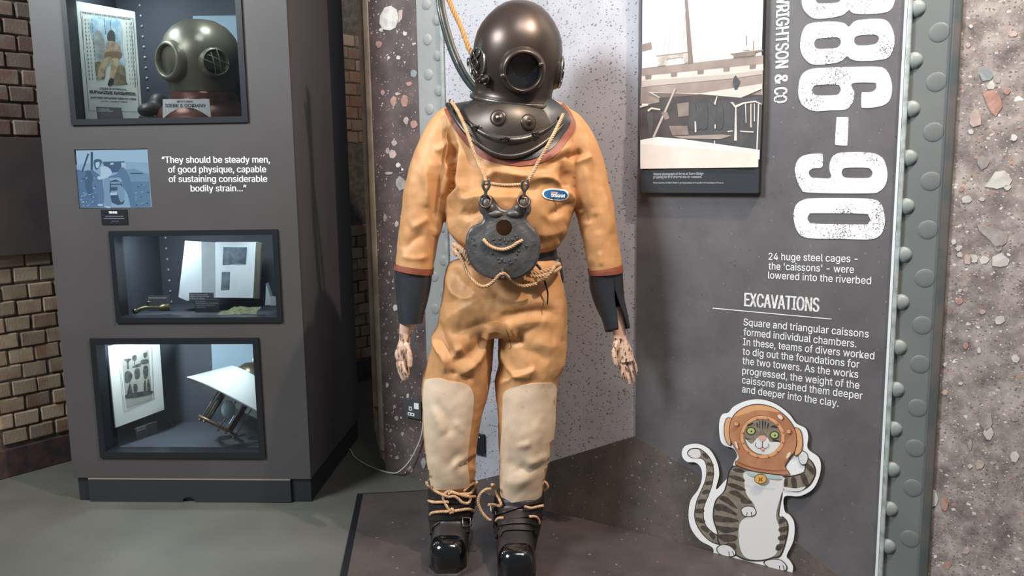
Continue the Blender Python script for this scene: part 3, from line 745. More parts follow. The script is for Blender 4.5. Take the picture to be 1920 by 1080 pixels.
# ================================================================== CAT CUT-OUT
def K(l): return [(1000 + x / 2.526, 760 + y / 2.526) for x, y in l]    # zoomed coordinates of the 1000..1760 view
cut = thing('cat_cutout', WP.px(1440, 1080, .02), 'white-bordered painted cut-out of a tabby cat wearing a copper diving helmet', 'cutout')
CP = WP.moved(.022)
outl = K([(865, 398), (880, 330), (870, 270), (840, 215), (800, 188), (760, 182), (720, 192), (704, 218), (708, 248), (730, 268), (770, 272), (795, 300), (798, 350), (780, 400), (745, 450), (735, 520), (748, 585), (790, 640), (850, 675), (853, 715), (880, 738), (960, 745), (1050, 760), (1130, 792), (1190, 806), (1222, 800), (1230, 765), (1215, 735), (1200, 712), (1232, 640), (1236, 560), (1215, 520), (1190, 500), (1190, 432), (1260, 430), (1320, 400), (1350, 350), (1362, 290), (1350, 245), (1300, 205), (1302, 150), (1290, 110), (1245, 85), (1210, 40), (1150, -5), (1080, -28), (1010, -22), (950, 5), (925, 33), (893, 45), (880, 90), (885, 160), (905, 190), (948, 205), (965, 240), (950, 270), (930, 330), (900, 365)])
mb = MB(); prism(mb, CP, [[CP.hit(*p) for p in S3(outl, 4)]], -.0135, 0, mat('cutout_white', 'efedea', .5), mat('cutout_edge', '3a3836', .7))
fix_normals(mb.build('backing_board', cut))
ce = [0.0]
def cl(mb, pts, m, sm=4, raw=False):
    ce[0] += .00008; flatpx(mb, CP, pts if raw else K(pts), ce[0], m, 0, sm)
c_ = lambda n, c, c2=None, sc=60: mat('cat_' + n, c, .5, 0, c2, sc, .4, .6)
ink = c_('ink', '35302c'); fur = c_('fur', '7f7464', '8d8272'); strp = c_('stripe', '3f3a34', '55493e'); wht = c_('white', 'dedbd7'); cop = c_('copper', 'ab7250', 'bb8460', 12); cop2 = c_('copper_light', 'dba272'); cop3 = c_('copper_dark', '8b4f36'); pinkc = c_('pink', 'dca69a'); eye = c_('eye', 'b2bb6c')
mb = MB()                                                               # tail
cl(mb, [(728, 228), (745, 205), (790, 205), (835, 245), (855, 300), (850, 370), (830, 430), (808, 490), (815, 560), (850, 600), (890, 625), (880, 660), (830, 640), (785, 590), (762, 530), (770, 460), (790, 410), (815, 350), (818, 290), (800, 255), (750, 250)], ink)
cl(mb, [(733, 228), (748, 209), (790, 209), (831, 247), (851, 300), (846, 370), (826, 430), (804, 490), (811, 562), (846, 603), (885, 630), (878, 655), (832, 636), (789, 588), (767, 530), (774, 460), (794, 411), (819, 350), (822, 290), (802, 251), (752, 247)], fur)
cl(mb, [(733, 228), (748, 209), (782, 209), (792, 228), (785, 247), (752, 247)], wht)
for (x, y, w_, h_, a) in [(815, 240, 16, 9, 45), (838, 280, 15, 9, 20), (838, 325, 17, 10, 5), (832, 368, 16, 10, -10), (818, 410, 16, 10, -15), (798, 455, 18, 11, -12), (788, 500, 20, 11, 0), (790, 545, 22, 11, 20), (812, 585, 20, 10, 40), (848, 618, 16, 10, 55)]:
    ca, sa = math.cos(math.radians(a)), math.sin(math.radians(a)); cl(mb, [(x + w_ * i * ca - h_ * j * sa, y + w_ * i * sa + h_ * j * ca) for i, j in ((-1, -.6), (0, -1), (1, -.7), (1, .5), (0, .9), (-1, .7))], strp, 3)
mb.build('cat_tail', cut)
mb = MB()                                                               # body
cl(mb, [(945, 285), (905, 400), (862, 450), (850, 530), (870, 600), (880, 660), (960, 712), (1010, 735), (1080, 738), (1130, 725), (1175, 712), (1205, 620), (1208, 560), (1185, 527), (1165, 520), (1180, 430), (1188, 398), (1250, 410), (1310, 380), (1340, 320), (1325, 270), (1290, 245), (1285, 300), (1270, 320), (1190, 335), (1080, 320)], ink)
cl(mb, [(950, 290), (912, 400), (868, 452), (856, 530), (876, 600), (886, 655), (962, 705), (1012, 728), (1080, 732), (1128, 719), (1170, 705), (1198, 620), (1201, 560), (1182, 533), (1160, 522), (1174, 430), (1184, 392), (1250, 403), (1305, 375), (1332, 320), (1320, 274), (1292, 250), (1290, 303), (1272, 326), (1190, 341), (1080, 325)], fur)
cl(mb, [(1010, 312), (1180, 335), (1186, 390), (1172, 430), (1150, 520), (1168, 590), (1160, 680), (1130, 718), (1060, 732), (1000, 715), (975, 650), (978, 560), (1020, 520), (1050, 480), (1010, 420), (1000, 360)], wht)
for s_ in [[(945, 300), (985, 300), (1000, 318), (960, 315)], [(925, 335), (960, 332), (1000, 350), (995, 362), (950, 350)], [(915, 370), (960, 372), (1003, 395), (1000, 405), (950, 392)], [(925, 410), (960, 402), (1010, 440), (1000, 446), (950, 425)], [(880, 440), (910, 430), (955, 470), (965, 490), (920, 465)], [(862, 470), (900, 468), (955, 505), (960, 520), (900, 500), (865, 495)], [(860, 520), (900, 525), (968, 540), (960, 552), (900, 552), (860, 545)], [(862, 570), (920, 575), (968, 580), (960, 595), (900, 602)], [(875, 615), (930, 610), (965, 620), (955, 640), (905, 645)], [(905, 660), (940, 650), (962, 660), (955, 680)], [(985, 440), (1030, 450), (1035, 462), (990, 462)], [(1165, 540), (1190, 532), (1195, 545), (1168, 560)], [(1165, 580), (1200, 572), (1200, 590), (1168, 598)], [(1162, 620), (1196, 612), (1193, 632), (1165, 638)], [(1155, 660), (1185, 655), (1175, 680), (1150, 684)], [(1190, 350), (1205, 348), (1200, 392), (1188, 388)], [(1222, 345), (1240, 340), (1250, 395), (1232, 398)], [(1265, 330), (1282, 318), (1305, 370), (1288, 380)], [(1292, 290), (1300, 275), (1328, 300), (1325, 325)]]:
    cl(mb, s_, strp, 4)
cl(mb, [(1188, 385), (1240, 392), (1290, 384), (1262, 405), (1200, 402)], wht)
mb.build('cat_body', cut)
PAWS = []
for q in [[(868, 675), (890, 658), (930, 662), (960, 690), (955, 712), (920, 716), (880, 702)], [(1090, 742), (1120, 727), (1170, 728), (1200, 755), (1200, 780), (1160, 782), (1120, 770)], [(985, 490), (1010, 475), (1045, 480), (1058, 505), (1045, 522), (1005, 525), (990, 512)], [(1257, 228), (1272, 213), (1295, 222), (1303, 250), (1292, 278), (1270, 280), (1258, 255)]]:
    cx = sum(p[0] for p in q) / len(q); cy = sum(p[1] for p in q) / len(q)
    mb = MB(); PAWS.append(mb); cl(mb, q, ink); cl(mb, [(cx + (x - cx) * .90, cy + (y - cy) * .88) for x, y in q], wht)
for a, b_ in [((925, 690), (930, 714)), ((942, 688), (950, 708)), ((1165, 757), (1168, 780)), ((1182, 755), (1188, 780)), ((1013, 505), (1010, 524)), ((1032, 503), (1034, 522)), ((1260, 240), (1275, 238)), ((1262, 258), (1278, 256))]:
    mb = min(PAWS, key=lambda w: (Vector(w.v[0]) - CP.px(*K([a])[0])).length); cl(mb, [a, (a[0] + 3, a[1]), (b_[0] + 3, b_[1]), b_], ink, 0)
for mb in PAWS: mb.build('cat_paw', cut)
mb = MB()                                                               # helmet  (zoom of 1340..1560 x 740..930, scale 5.686)
def H(l): return [(1340 + x / 5.686, 740 + y / 5.686) for x, y in l]
def hl(pts, m, sm=4): cl(mb, H(pts), m, sm, True)
def ring(cx, cy, rx, ry, m, rot=0, n=22): hl([(cx + rx * math.cos(t_) * math.cos(rot) - ry * math.sin(t_) * math.sin(rot), cy + rx * math.cos(t_) * math.sin(rot) + ry * math.sin(t_) * math.cos(rot)) for t_ in [2 * math.pi * k / n for k in range(n)]], m, 0)
hl([(128, 248), (185, 250), (165, 340), (180, 525), (140, 520), (108, 440), (104, 330)], ink); hl([(133, 254), (180, 256), (160, 340), (172, 518), (144, 512), (114, 440), (110, 330)], cop2)
hl([(850, 355), (910, 362), (940, 450), (935, 590), (890, 645), (850, 635), (880, 500)], ink); hl([(858, 362), (905, 368), (933, 450), (928, 585), (886, 636), (858, 628), (886, 500)], cop2)
hl([(262, 655), (170, 480), (158, 350), (200, 220), (310, 130), (460, 95), (620, 125), (760, 220), (850, 340), (882, 460), (860, 600), (760, 750), (800, 830), (785, 856), (600, 842), (400, 810), (240, 755), (222, 712)], ink, 5)
hl([(266, 655), (177, 480), (165, 350), (206, 224), (314, 137), (460, 102), (617, 131), (755, 225), (843, 343), (875, 460), (853, 598), (753, 748), (792, 828), (780, 849), (600, 835), (403, 803), (244, 748), (229, 714)], cop, 5)
hl([(215, 225), (310, 145), (460, 108), (615, 136), (700, 185), (560, 165), (440, 165), (300, 210)], cop2)
hl([(235, 705), (400, 765), (600, 800), (780, 800), (770, 806), (600, 812), (395, 778), (238, 716)], cop3, 3)
ring(515, 447, 243, 232, cop3, .2); ring(515, 447, 238, 227, cop2, .2); ring(513, 446, 203, 194, cop3, .2); ring(513, 446, 196, 188, fur, .2)
hl([(335, 470), (400, 520), (470, 450), (560, 450), (600, 500), (700, 505), (660, 580), (600, 622), (520, 634), (430, 605), (370, 550)], wht)
for s_ in [[(480, 282), (492, 282), (490, 360), (483, 345)], [(510, 275), (524, 275), (520, 360), (511, 350)], [(540, 282), (553, 285), (545, 355), (537, 345)], [(450, 300), (462, 295), (470, 350), (460, 345)], [(572, 300), (584, 305), (572, 355), (562, 350)], [(345, 330), (385, 300), (420, 300), (380, 325)], [(600, 340), (640, 320), (680, 350), (640, 345)], [(325, 430), (345, 460), (400, 465), (345, 470)], [(620, 470), (680, 480), (700, 500), (640, 490)]]: hl(s_, ink, 3)
hl([(480, 400), (515, 382), (550, 410), (555, 440), (515, 450), (472, 440)], c_('muzzle', '7b6c5b'), 4)
for cx, cy in ((393, 382), (643, 425)): ring(cx, cy, 52, 42, ink); ring(cx, cy, 40, 32, eye); ring(cx + 5, cy + 5, 10, 10, ink)
hl([(470, 445), (500, 430), (540, 432), (558, 452), (540, 478), (517, 492), (490, 475)], pinkc)
def line(pts, w_=5):
    q = cr([(x, y, 0) for x, y in pts], 4, False)
    for a, b_ in zip(q, q[1:]):
        d = (b_ - a).normalized(); n_ = Vector((-d.y, d.x, 0)) * w_ / 2; hl([(a.x + n_.x, a.y + n_.y), (b_.x + n_.x, b_.y + n_.y), (b_.x - n_.x, b_.y - n_.y), (a.x - n_.x, a.y - n_.y)], ink, 0)
line([(515, 492), (514, 560)]); line([(445, 505), (440, 535), (465, 562), (500, 560), (514, 545)]); line([(514, 545), (530, 562), (560, 560), (582, 540), (578, 515)])
hl([(492, 568), (535, 570), (528, 588), (508, 592)], c_('tongue', 'd88f86'))
for cx, cy in ((240, 306), (798, 386)): ring(cx, cy, 29, 27, cop3); ring(cx - 2, cy - 3, 22, 20, cop2)
for k in range(12):
    t_ = 2 * math.pi * k / 12 + .25; ring(515 + 219 * math.cos(t_), 447 + 209 * math.sin(t_), 10, 10, cop3); ring(514 + 219 * math.cos(t_), 446 + 209 * math.sin(t_), 7, 7, cop2)
hl([(682, 210), (710, 205), (735, 235), (725, 255), (695, 240)], c_('shine', 'ead3bf')); hl([(785, 620), (815, 600), (820, 625), (790, 665), (772, 660)], c_('shine', 'ead3bf')); hl([(225, 490), (245, 500), (262, 560), (240, 550)], c_('shine', 'ead3bf'))
hl([(330, 818), (430, 830), (445, 855), (380, 850)], c_('collar', 'a9c4bb')); hl([(560, 850), (700, 865), (680, 885), (570, 875)], c_('collar', 'a9c4bb'))
mb.build('cat_helmet', cut)
mb = MB(); ring(500, 887, 68, 55, ink); ring(500, 887, 61, 48, c_('gold', 'd9ab5c')); hl([(475, 865), (500, 880), (530, 862), (515, 890), (535, 925), (500, 905), (470, 928), (485, 890)], c_('gold_dark', '9a5a26'), 2); mb.build('collar_tag', cut)
# ================================================================== DISPLAY CABINET
Q0 = G(150, 940); Q1 = G(585, 943); CE = (Q1 - Q0).normalized(); CPN = Plane(Q1, CE)          # front plane
M_cab = mat('cabinet_laminate', '484443', .42, 0, '4c4847', 3, bump=.05, bscale=200)
M_cab_s = mat('cabinet_side_laminate', '4b484a', .5, 0, '504d4f', 3)
M_in = mat('case_lining', '4c525b', .7, 0, '474d56', 4)
M_in2 = mat('case_backboard_blue', '9db4c3', .6)
hb = lambda x, y: CPN.hit(x, y)
uR = 0.0; uLc = (hb(53, 0)[0] + hb(137, 893)[0]) / 2; zp = hb(360, 897)[1]; ZC = 2.45; DEP = .88
cab = thing('display_cabinet', CPN.at((uLc + uR) / 2, 0, -DEP / 2), 'tall dark grey museum display cabinet with three glazed windows and white quotation', 'cabinet')
def rect(a, b_, c, d):                  # px corners tl tr br bl -> u0,u1,v0,v1
    A, B, C, D = hb(*a), hb(*b_), hb(*c), hb(*d)
    return ((A[0] + D[0]) / 2, (B[0] + C[0]) / 2, (C[1] + D[1]) / 2, (A[1] + B[1]) / 2)
W1 = rect((112, -60), (452, -70), (464, 231), (133, 234)); W2_ = rect((205, 432), (522, 431), (530, 604), (219, 605)); W3 = rect((169, 634), (487, 633), (498, 858), (190, 858))
SC = rect((139, 280), (276, 279), (285, 390), (148, 391))
rl = lambda r, g=0: [(r[0] + g, r[2] + g), (r[1] - g, r[2] + g), (r[1] - g, r[3] - g), (r[0] + g, r[3] - g)]
mb = MB(); prism(mb, CPN, [[(uLc, zp), (uR, zp), (uR, ZC), (uLc, ZC)], rl(W1), rl(W2_), rl(W3), rl(SC)], -.022, 0, M_cab)
fix_normals(mb.build('front_panel', cab))
mb = MB(); mb.add(*boxpts(CPN, uR - .02, uR, zp, ZC, -DEP, -.0225), M_cab_s); fix_normals(mb.build('side_panel', cab))
mb = MB(); mb.add(*boxpts(CPN, uLc, uLc + .02, zp, ZC, -DEP, -.0225), M_cab_s); fix_normals(mb.build('side_panel', cab))
mb = MB(); mb.add(*boxpts(CPN, uLc + .0205, uR - .0205, zp, ZC, -DEP, -DEP + .02), M_cab_s); mb.build('back_panel', cab)
mb = MB(); mb.add(*boxpts(CPN, uLc, uR, ZC, ZC + .02, -DEP, 0), M_cab_s); mb.build('top_panel', cab)
M_pl = mat('plinth_black', '24262a', .4)
mb = MB(); mb.add(*boxpts(CPN, uLc + .012, uR - .004, .002, zp - .003, -DEP + .02, -.012), M_pl); bevel(mb.build('plinth', cab), .004)
ua = hb(170, 943)[0]; ub = hb(547, 946)[0]; uc = hb(355, 944)[0]
arc = [(uc + .028 * math.cos(t_), .002 + .022 * math.sin(t_)) for t_ in [math.pi * k / 8 for k in range(9)]]
mb = MB(); prism(mb, CPN, [[(ua, .002)] + arc[::-1] + [(ub, .002), (ub, zp - .006), (ua, zp - .006)]], -.0115, .003, mat('plinth_cover', '2d2d31', .38)); fix_normals(mb.build('plinth_cover', cab))
mb = MB(); mb.add(*boxpts(CPN, ua, ub, zp - .0055, zp - .001, -.0115, .0035), mat('worn_edge', '8d8074', .6)); mb.build('worn_edge', cab)

GL = bpy.data.materials.new('case_glass'); GL.use_nodes = True; nt = GL.node_tree
for n in list(nt.nodes):
    if n.type == 'BSDF_PRINCIPLED': nt.nodes.remove(n)
tr = N(nt, 'ShaderNodeBsdfTransparent'); tr.inputs[0].default_value = (.97, .985, .99, 1); gs = N(nt, 'ShaderNodeBsdfGlossy'); gs.inputs['Roughness'].default_value = .01
fr = N(nt, 'ShaderNodeFresnel'); fr.inputs['IOR'].default_value = 1.6; mx = N(nt, 'ShaderNodeMixShader')
nt.links.new(fr.outputs[0], mx.inputs[0]); nt.links.new(tr.outputs[0], mx.inputs[1]); nt.links.new(gs.outputs[0], mx.inputs[2]); nt.links.new(mx.outputs[0], nt.nodes['Material Output'].inputs[0])

def case_light(n, u, v, off, e, size=.07):
    l = bpy.data.lights.new(n, 'AREA'); l.size = size; l.energy = e; l.color = (.80, .93, 1.0); o = bpy.data.objects.new(n, l); COL.objects.link(o)
    aim(o, CPN.at(u, v, off), CPN.at(u + .12, v - .35, off - .10))
CD = .52
for i, (W, fwid, e) in enumerate(((W1, .024, 3.2), (W2_, .022, 2.2), (W3, .026, 3.4))):
    mb = MB(); prism(mb, CPN, [rl(W, .0005), rl(W, fwid)], -.06, .009, M_black); bevel(fix_normals(mb.build('window_frame', cab)), .002)
    g = fwid - .001; mb = MB(); mb.add([CPN.at(u, v, -.045) for u, v in rl(W, g)], [(0, 1, 2, 3)], GL); mb.build('glass_pane', cab)
    a, b_, c, d = W; ex = .05
    mb = MB(); t0 = -.062
    vs = [(a - ex, c - .005), (b_ + ex * .2, c - .005), (b_ + ex * .2, d + .03), (a - ex, d + .03)]
    f3 = [CPN.at(u, v, t0) for u, v in vs]; k3 = [CPN.at(u, v, -CD) for u, v in vs]
    mb.add(f3 + k3, [(4, 5, 6, 7), (0, 1, 5, 4), (1, 2, 6, 5), (2, 3, 7, 6), (3, 0, 4, 7)], M_in); o = mb.build('case_lining', cab)
    case_light('case_lamp_and_fill', a + .10, d + .018, -.16, e); case_light('case_lamp_and_fill', b_ - .16, d + .018, -.15, e * .4)  # second, weaker light at the right is an added fill to brighten the contents
# quotation lettering
mb = MB(); QL = CPN.moved(.0006); qm = mat('quote_print', 'e9e9e8', .5)
for s, a, b_ in [('"They should be steady men,', (304, 305.5), (506, 305)), ('of good physique, capable', (316, 323.5), (499, 323)), ('of sustaining considerable', (317, 341.5), (501, 341)), ('bodily strain..."', (358, 359), (462, 358.7))]:
    text_on(mb, QL, s.replace('"They', '\u201cThey').replace('..."', '...\u201d'), (a[0] + .3, a[1]), (b_[0] + .3, b_[1]), 12, 0, qm, 0); text_on(mb, QL, s.replace('"They', '\u201cThey').replace('..."', '...\u201d'), (a[0] - .4, a[1]), (b_[0] - .4, b_[1]), 12, .0001, qm, 0)
mb.build('quote_lettering', cab)

def at3(px, py, off): return CPN.moved(off).px(px, py)
def quad_plane(tl, tr_, bl):            # plane through three world points: u along tl->tr
    u = (tr_ - tl); v = (tl - bl); pl = Plane(tl, u, Vector((0, 0, 1))); return pl
def lab(name, label, corners, off0, off1, lines, cat='label', white=False):
    # small caption plate standing in a case; corners tl tr br bl px; depths left/right
    tl = at3(*corners[0], off0); tr_ = at3(*corners[1], off1); bl = at3(*corners[3], off0)
    e = (tr_ - tl); e.z = 0; pl = Plane(tl, e)
    c = [pl.hit(*p) for p in corners]; mb = MB()
    t = thing(name, pl.at(sum(p[0] for p in c) / 4, min(p[1] for p in c)), label, cat, 'caption plates inside the cabinet windows' if name == 'caption_plate' else None)
    prism(mb, pl, [c], -.004, 0, M_white if white else mat('label_grey', '4a4a4f', .5)); fix_normals(mb.build('plate', t))
    mb = MB()
    for s, a, b_, h in lines: text_on(mb, pl, s, a, b_, h, .0006, ct if not white else ink, .02)
    if lines: mb.build('lettering', t)
    return t

# ---- display screen with its old photograph
scr = thing('display_screen', CPN.at((SC[0] + SC[1]) / 2, SC[2]), 'small lit blue screen showing men dressing a diver, left of the quotation', 'screen')
mb = MB(); prism(mb, CPN, [rl(SC, .001)], -.03, -.008, M_black); fix_normals(mb.build('screen_housing', scr))
SP = CPN.moved(-.007); se = [0.0]
def em(n, c): return mat('screen_' + n, c, .3, emit=.85)
def T(l): return [(130 + x / 6.75, 270 + y / 6.75) for x, y in l]
mb = MB()
def sl(l, m, sm=0):
    se[0] += .0001; flatpx(mb, SP, T(l), se[0], m, 0, sm)
prism(mb, SP, [rl(SC, .003)], 0, 0, em('sky', '97b9d2'))
sl([(85, 260), (420, 230), (720, 225), (1005, 235), (1035, 805), (125, 808)], em('haze', '86a9c5'))
sl([(92, 320), (170, 340), (300, 330), (420, 420), (440, 800), (125, 808)], em('mud', '4f7193')); sl([(760, 500), (860, 430), (1010, 400), (1035, 805), (800, 805)], em('mud2', '5b7e9e'))
sl([(420, 225), (700, 218), (715, 330), (600, 360), (470, 360)], em('hut', '3d5a77')); sl([(655, 235), (712, 235), (715, 320), (665, 320)], em('hut2', '9fc0d6')); sl([(520, 240), (560, 235), (562, 262), (520, 265)], em('hut2', '9fc0d6'))
sl([(720, 320), (820, 310), (940, 360), (1005, 375), (1010, 480), (760, 470)], em('boat', '6e92b0')); sl([(770, 368), (930, 365), (930, 380), (770, 380)], em('ink', '2f4862'))
sl([(232, 118), (252, 128), (175, 350), (155, 345)], em('ink', '2f4862')); sl([(270, 105), (288, 95), (302, 110), (296, 330), (272, 330)], em('ink', '2f4862'))
sl([(210, 350), (270, 345), (300, 450), (300, 600), (290, 680), (240, 640), (205, 520)], em('man', '3f5d7d'), 3); sl([(310, 215), (350, 190), (405, 200), (412, 240), (350, 330), (320, 290)], em('man', '3f5d7d'), 3)
sl([(335, 240), (385, 230), (375, 290), (345, 300)], em('pale', 'a9c8dc'), 3); sl([(400, 290), (470, 285), (530, 330), (530, 400), (440, 440), (370, 450), (360, 410), (400, 400)], em('pale', 'a9c8dc'), 3)
sl([(300, 460), (400, 470), (440, 600), (435, 780), (370, 780), (360, 650), (300, 580)], em('leg', '55779a'), 3); sl([(440, 450), (520, 440), (530, 600), (530, 800), (460, 790), (440, 620)], em('leg2', '7497b6'), 3)
sl([(640, 320), (700, 300), (770, 440), (800, 560), (840, 800), (780, 805), (740, 640), (680, 540), (650, 430), (520, 430), (500, 410), (600, 380)], em('leg', '55779a'), 3)
sl([(520, 470), (660, 480), (690, 640), (690, 760), (540, 740)], em('chair', '34506c'), 2)
for y in (480, 520, 590): sl([(530, y), (650, y - 4), (655, y + 22), (532, y + 26)], em('leg2', '7497b6'))
sl([(520, 615), (610, 610), (610, 645), (522, 650)], em('pale', 'a9c8dc')); sl([(620, 540), (690, 550), (700, 700), (650, 730), (615, 620)], em('leg2', '7497b6'), 3)
sl([(365, 755), (430, 760), (430, 782), (365, 782)], em('pale', 'a9c8dc')); sl([(465, 785), (520, 790), (530, 806), (465, 808)], em('pale', 'a9c8dc'))
rnd = random.Random(3)
for k in range(26):
    x, y = rnd.uniform(130, 330), rnd.uniform(420, 780); w_ = rnd.uniform(12, 34); h_ = rnd.uniform(6, 14); sl([(x, y), (x + w_, y - h_ * .6), (x + w_ * .9, y + h_), (x + 4, y + h_)], em(*rnd.choice([('ink', '2f4862'), ('leg2', '7497b6'), ('pale2', '8fb0c8')])))
for k in range(22):
    x, y = rnd.uniform(830, 990), rnd.uniform(480, 780); w_ = rnd.uniform(10, 34); h_ = rnd.uniform(5, 12); sl([(x, y), (x + w_, y - h_), (x + w_, y + h_), (x + 4, y + h_)], em(*rnd.choice([('ink', '2f4862'), ('leg2', '7497b6'), ('leg', '55779a')])))
mb.build('picture', scr)
r = rect((190, 393), (239, 393), (240, 421), (192, 421)); t = thing('caption_plate', CPN.at((r[0] + r[1]) / 2, r[2]), 'small black caption plate fixed right below the lit blue screen', 'label')
mb = MB(); prism(mb, CPN, [rl(r)], .0005, .004, M_black); fix_normals(mb.build('plate', t)); mb = MB(); LP = CPN.moved(.0045)
text_on(mb, LP, 'THE DIVER', (204, 400), (220, 400), 3.4, 0, M_white, .05)
for y, x0, x1 in ((406, 197, 231), (410, 195, 233), (415, 209, 223)): mb.add([LP.px(x0, y), LP.px(x1, y), LP.px(x1, y - 1), LP.px(x0, y - 1)], [(0, 1, 2, 3)], mat('plate_print', '6d7378', .6))
mb.build('lettering', t)

# ---- top window contents
tl, tr_, bl = at3(143, 2, -.12), at3(253, 22, -.27), at3(160, 226, -.12)
e = tr_ - tl; e.z = 0; PP = Plane(tl, e)
pst = thing('diving_poster', PP.px(212, 224), 'cream printed poster of a seated diver behind the top cabinet window', 'poster')
M_paper = mat('poster_paper', 'dfe6dc', .6, 0, 'd2dbd0', 9); pk = mat('poster_ink', '4c4a44', .6)
mb = MB(); prism(mb, PP, [[PP.hit(*p) for p in [(143, 2), (253, 22), (267, 222), (160, 226)]]], -.003, 0, M_paper); fix_normals(mb.build('sheet', pst))
ze = [.0004]
def Z(l): return [(120 + x / 4.5, y / 4.5) for x, y in l]
def pl_(mb, l, m, sm=0, f=Z, pln=None):
    ze[0] += .00008; flatpx(mb, pln or PP, f(l), ze[0], m, 0, sm)
def stroke(mb, a, b_, w_, m, f=Z, pln=None):
    a = Vector((*a, 0)); b_ = Vector((*b_, 0)); d = (b_ - a).normalized(); n_ = Vector((-d.y, d.x, 0)) * w_ / 2; pl_(mb, [(a.x + n_.x, a.y + n_.y), (b_.x + n_.x, b_.y + n_.y), (b_.x - n_.x, b_.y - n_.y), (a.x - n_.x, a.y - n_.y)], m, 0, f, pln)
mb = MB(); pb = lambda n, c, c2=None: mat('poster_' + n, c, .6, 0, c2, 40, .4, .6)
for a, b_ in [((140, 98), (582, 155)), ((582, 155), (635, 945)), ((140, 98), (212, 935)), ((212, 935), (635, 945)), ((155, 130), (165, 420)), ((560, 190), (600, 740))]: stroke(mb, a, b_, 3, pk)
pl_(mb, [(215, 155), (340, 150), (475, 180), (490, 400), (520, 540), (440, 560), (280, 520), (250, 380)], pb('sky', '8fb3c4', 'b6ced3'), 3)
pl_(mb, [(245, 290), (300, 260), (340, 340), (345, 500), (290, 520), (255, 420)], pb('ship', '8b8f8c', 'a9adab'), 3)
pl_(mb, [(262, 540), (300, 520), (340, 560), (350, 640), (330, 670), (280, 650)], pb('rock', '94876a', '6f664f'), 3); pl_(mb, [(440, 560), (510, 560), (525, 690), (540, 712), (400, 715), (430, 640)], pb('rock', '94876a', '6f664f'), 3)
pl_(mb, [(365, 290), (395, 252), (425, 275), (432, 330), (425, 352), (372, 350)], pb('helm', '4a4a4a'), 4); pl_(mb, [(362, 350), (430, 352), (470, 380), (480, 450), (465, 500), (360, 495), (350, 420)], pb('coat', 'b8a489', '94836b'), 3)
pl_(mb, [(355, 440), (478, 440), (470, 498), (350, 495)], pb('belt', '8a6a52'), 3)
pl_(mb, [(350, 490), (400, 490), (345, 590), (340, 640), (295, 672), (280, 655), (300, 560)], pb('leg', 'c7b48f', 'a8946f'), 3); pl_(mb, [(400, 495), (465, 500), (440, 600), (415, 670), (385, 665), (395, 570)], pb('leg', 'c7b48f', 'a8946f'), 3)
pl_(mb, [(385, 665), (418, 668), (412, 715), (380, 725), (368, 715)], pb('shoe', '3a3834'), 3); stroke(mb, (338, 155), (350, 290), 5, pk); stroke(mb, (392, 175), (395, 255), 4, pk)
mb.build('picture_print', pst)
mb = MB()
def ptext(s, a, b_, h, bold=.02): text_on(mb, PP, s, Z([a])[0], Z([b_])[0], h / 4.5, .0008, pk, bold)
ptext('THE ONLY GOLD AND DIVING APPARATUS', (152, 112), (560, 170), 13, .03); ptext('SIEBE & GORMAN,', (300, 755), (530, 765), 16, .02); ptext('SUBMARINE ENGINEERS.', (215, 785), (610, 805), 22, .05)
ptext('MADE FIRST SUBMARINE DRESS PAT. DRESS', (225, 828), (608, 845), 14, .04); ptext('PATENT ADMIRALTY DRESS', (315, 860), (535, 866), 9, .02)
for i, x in enumerate((175, 200, 232)):
    for k in range(16):
        a = (x + k * 2.6, 160 + k * 33); stroke(mb, a, (a[0] + 1.5, a[1] + 20), 5 if i else 7, pk)
for i, x in enumerate((520, 545, 566)):
    for k in range(15):
        a = (x + k * 2.4, 190 + k * 36); stroke(mb, a, (a[0] + 1.5, a[1] + 22), 4, pk)
mb.build('lettering', pst)
lab('caption_plate', 'grey caption plate leaning on the foot of the cream poster', [(180, 200), (227, 202), (231, 224), (183, 223)], -.09, -.11, [('Diving apparatus poster', (183, 205), (205, 206), 2), ('by the Submarine Engineers', (183, 208.5), (212, 209.5), 2)])
mb = MB(); BK = CPN.moved(-CD + .003)
prism(mb, BK, [[BK.hit(*p) for p in [(362, 30), (446, 29), (452, 150), (366, 152)]]], 0, .002, M_in2); fix_normals(mb.build('backboard', cab))
me = None
for W, xs_, ys_ in ((W1, (262, 279), [10 + 19.5 * k for k in range(9)]), (W2_, (310, 325), [446 + 20 * k for k in range(8)])):
    for k, y in enumerate(ys_):
        x = xs_[0] + (xs_[1] - xs_[0]) * k / len(ys_); u, v = BK.hit(x, y); me = dome('rivet', cab, BK, u, v, .006, .004, mat('case_rivet', 'c6ccd0', .3, .3), me)
# antique helmet
HM = mat('old_copper_green', '6d6a5c', .38, .55, '7f7866', 7, .35, .65, .2, 40); HM2 = mat('old_copper_red', '7d5344', .35, .6, '5b3d35', 8, .35, .65, .2, 40)
Yh = -.29; hc = at3(378, 112, Yh); sc_ = (at3(450, 112, Yh) - at3(306, 112, Yh)).length / 2
oh = thing('antique_diving_helmet', at3(378, 222, Yh), 'old greenish copper diving helmet on its breastplate in the top cabinet window', 'helmet')
R_ = sc_ * .98; mb = MB()
prof = [(.80, -.86), (.86, -.6), (.97, -.25), (1.0, .05), (.97, .32), (.86, .58), (.68, .8), (.42, .95), (.2, .995), (0.001, 1.0)]
lathe(mb, hc, (0, 0, 1), [(r * R_, h * R_) for r, h in prof], HM, 48); mb.build('bonnet', oh)
mb = MB(); lathe(mb, hc + Vector((0, 0, -.86 * R_)), (0, 0, 1), [(.80 * R_, 0), (.86 * R_, -.01), (.86 * R_, -.03), (.9 * R_, -.04), (1.15 * R_, -.45 * R_), (1.3 * R_, -.72 * R_), (1.3 * R_, -.76 * R_), (.8 * R_, -.76 * R_)], HM2, 48); mb.build('breastplate', oh)
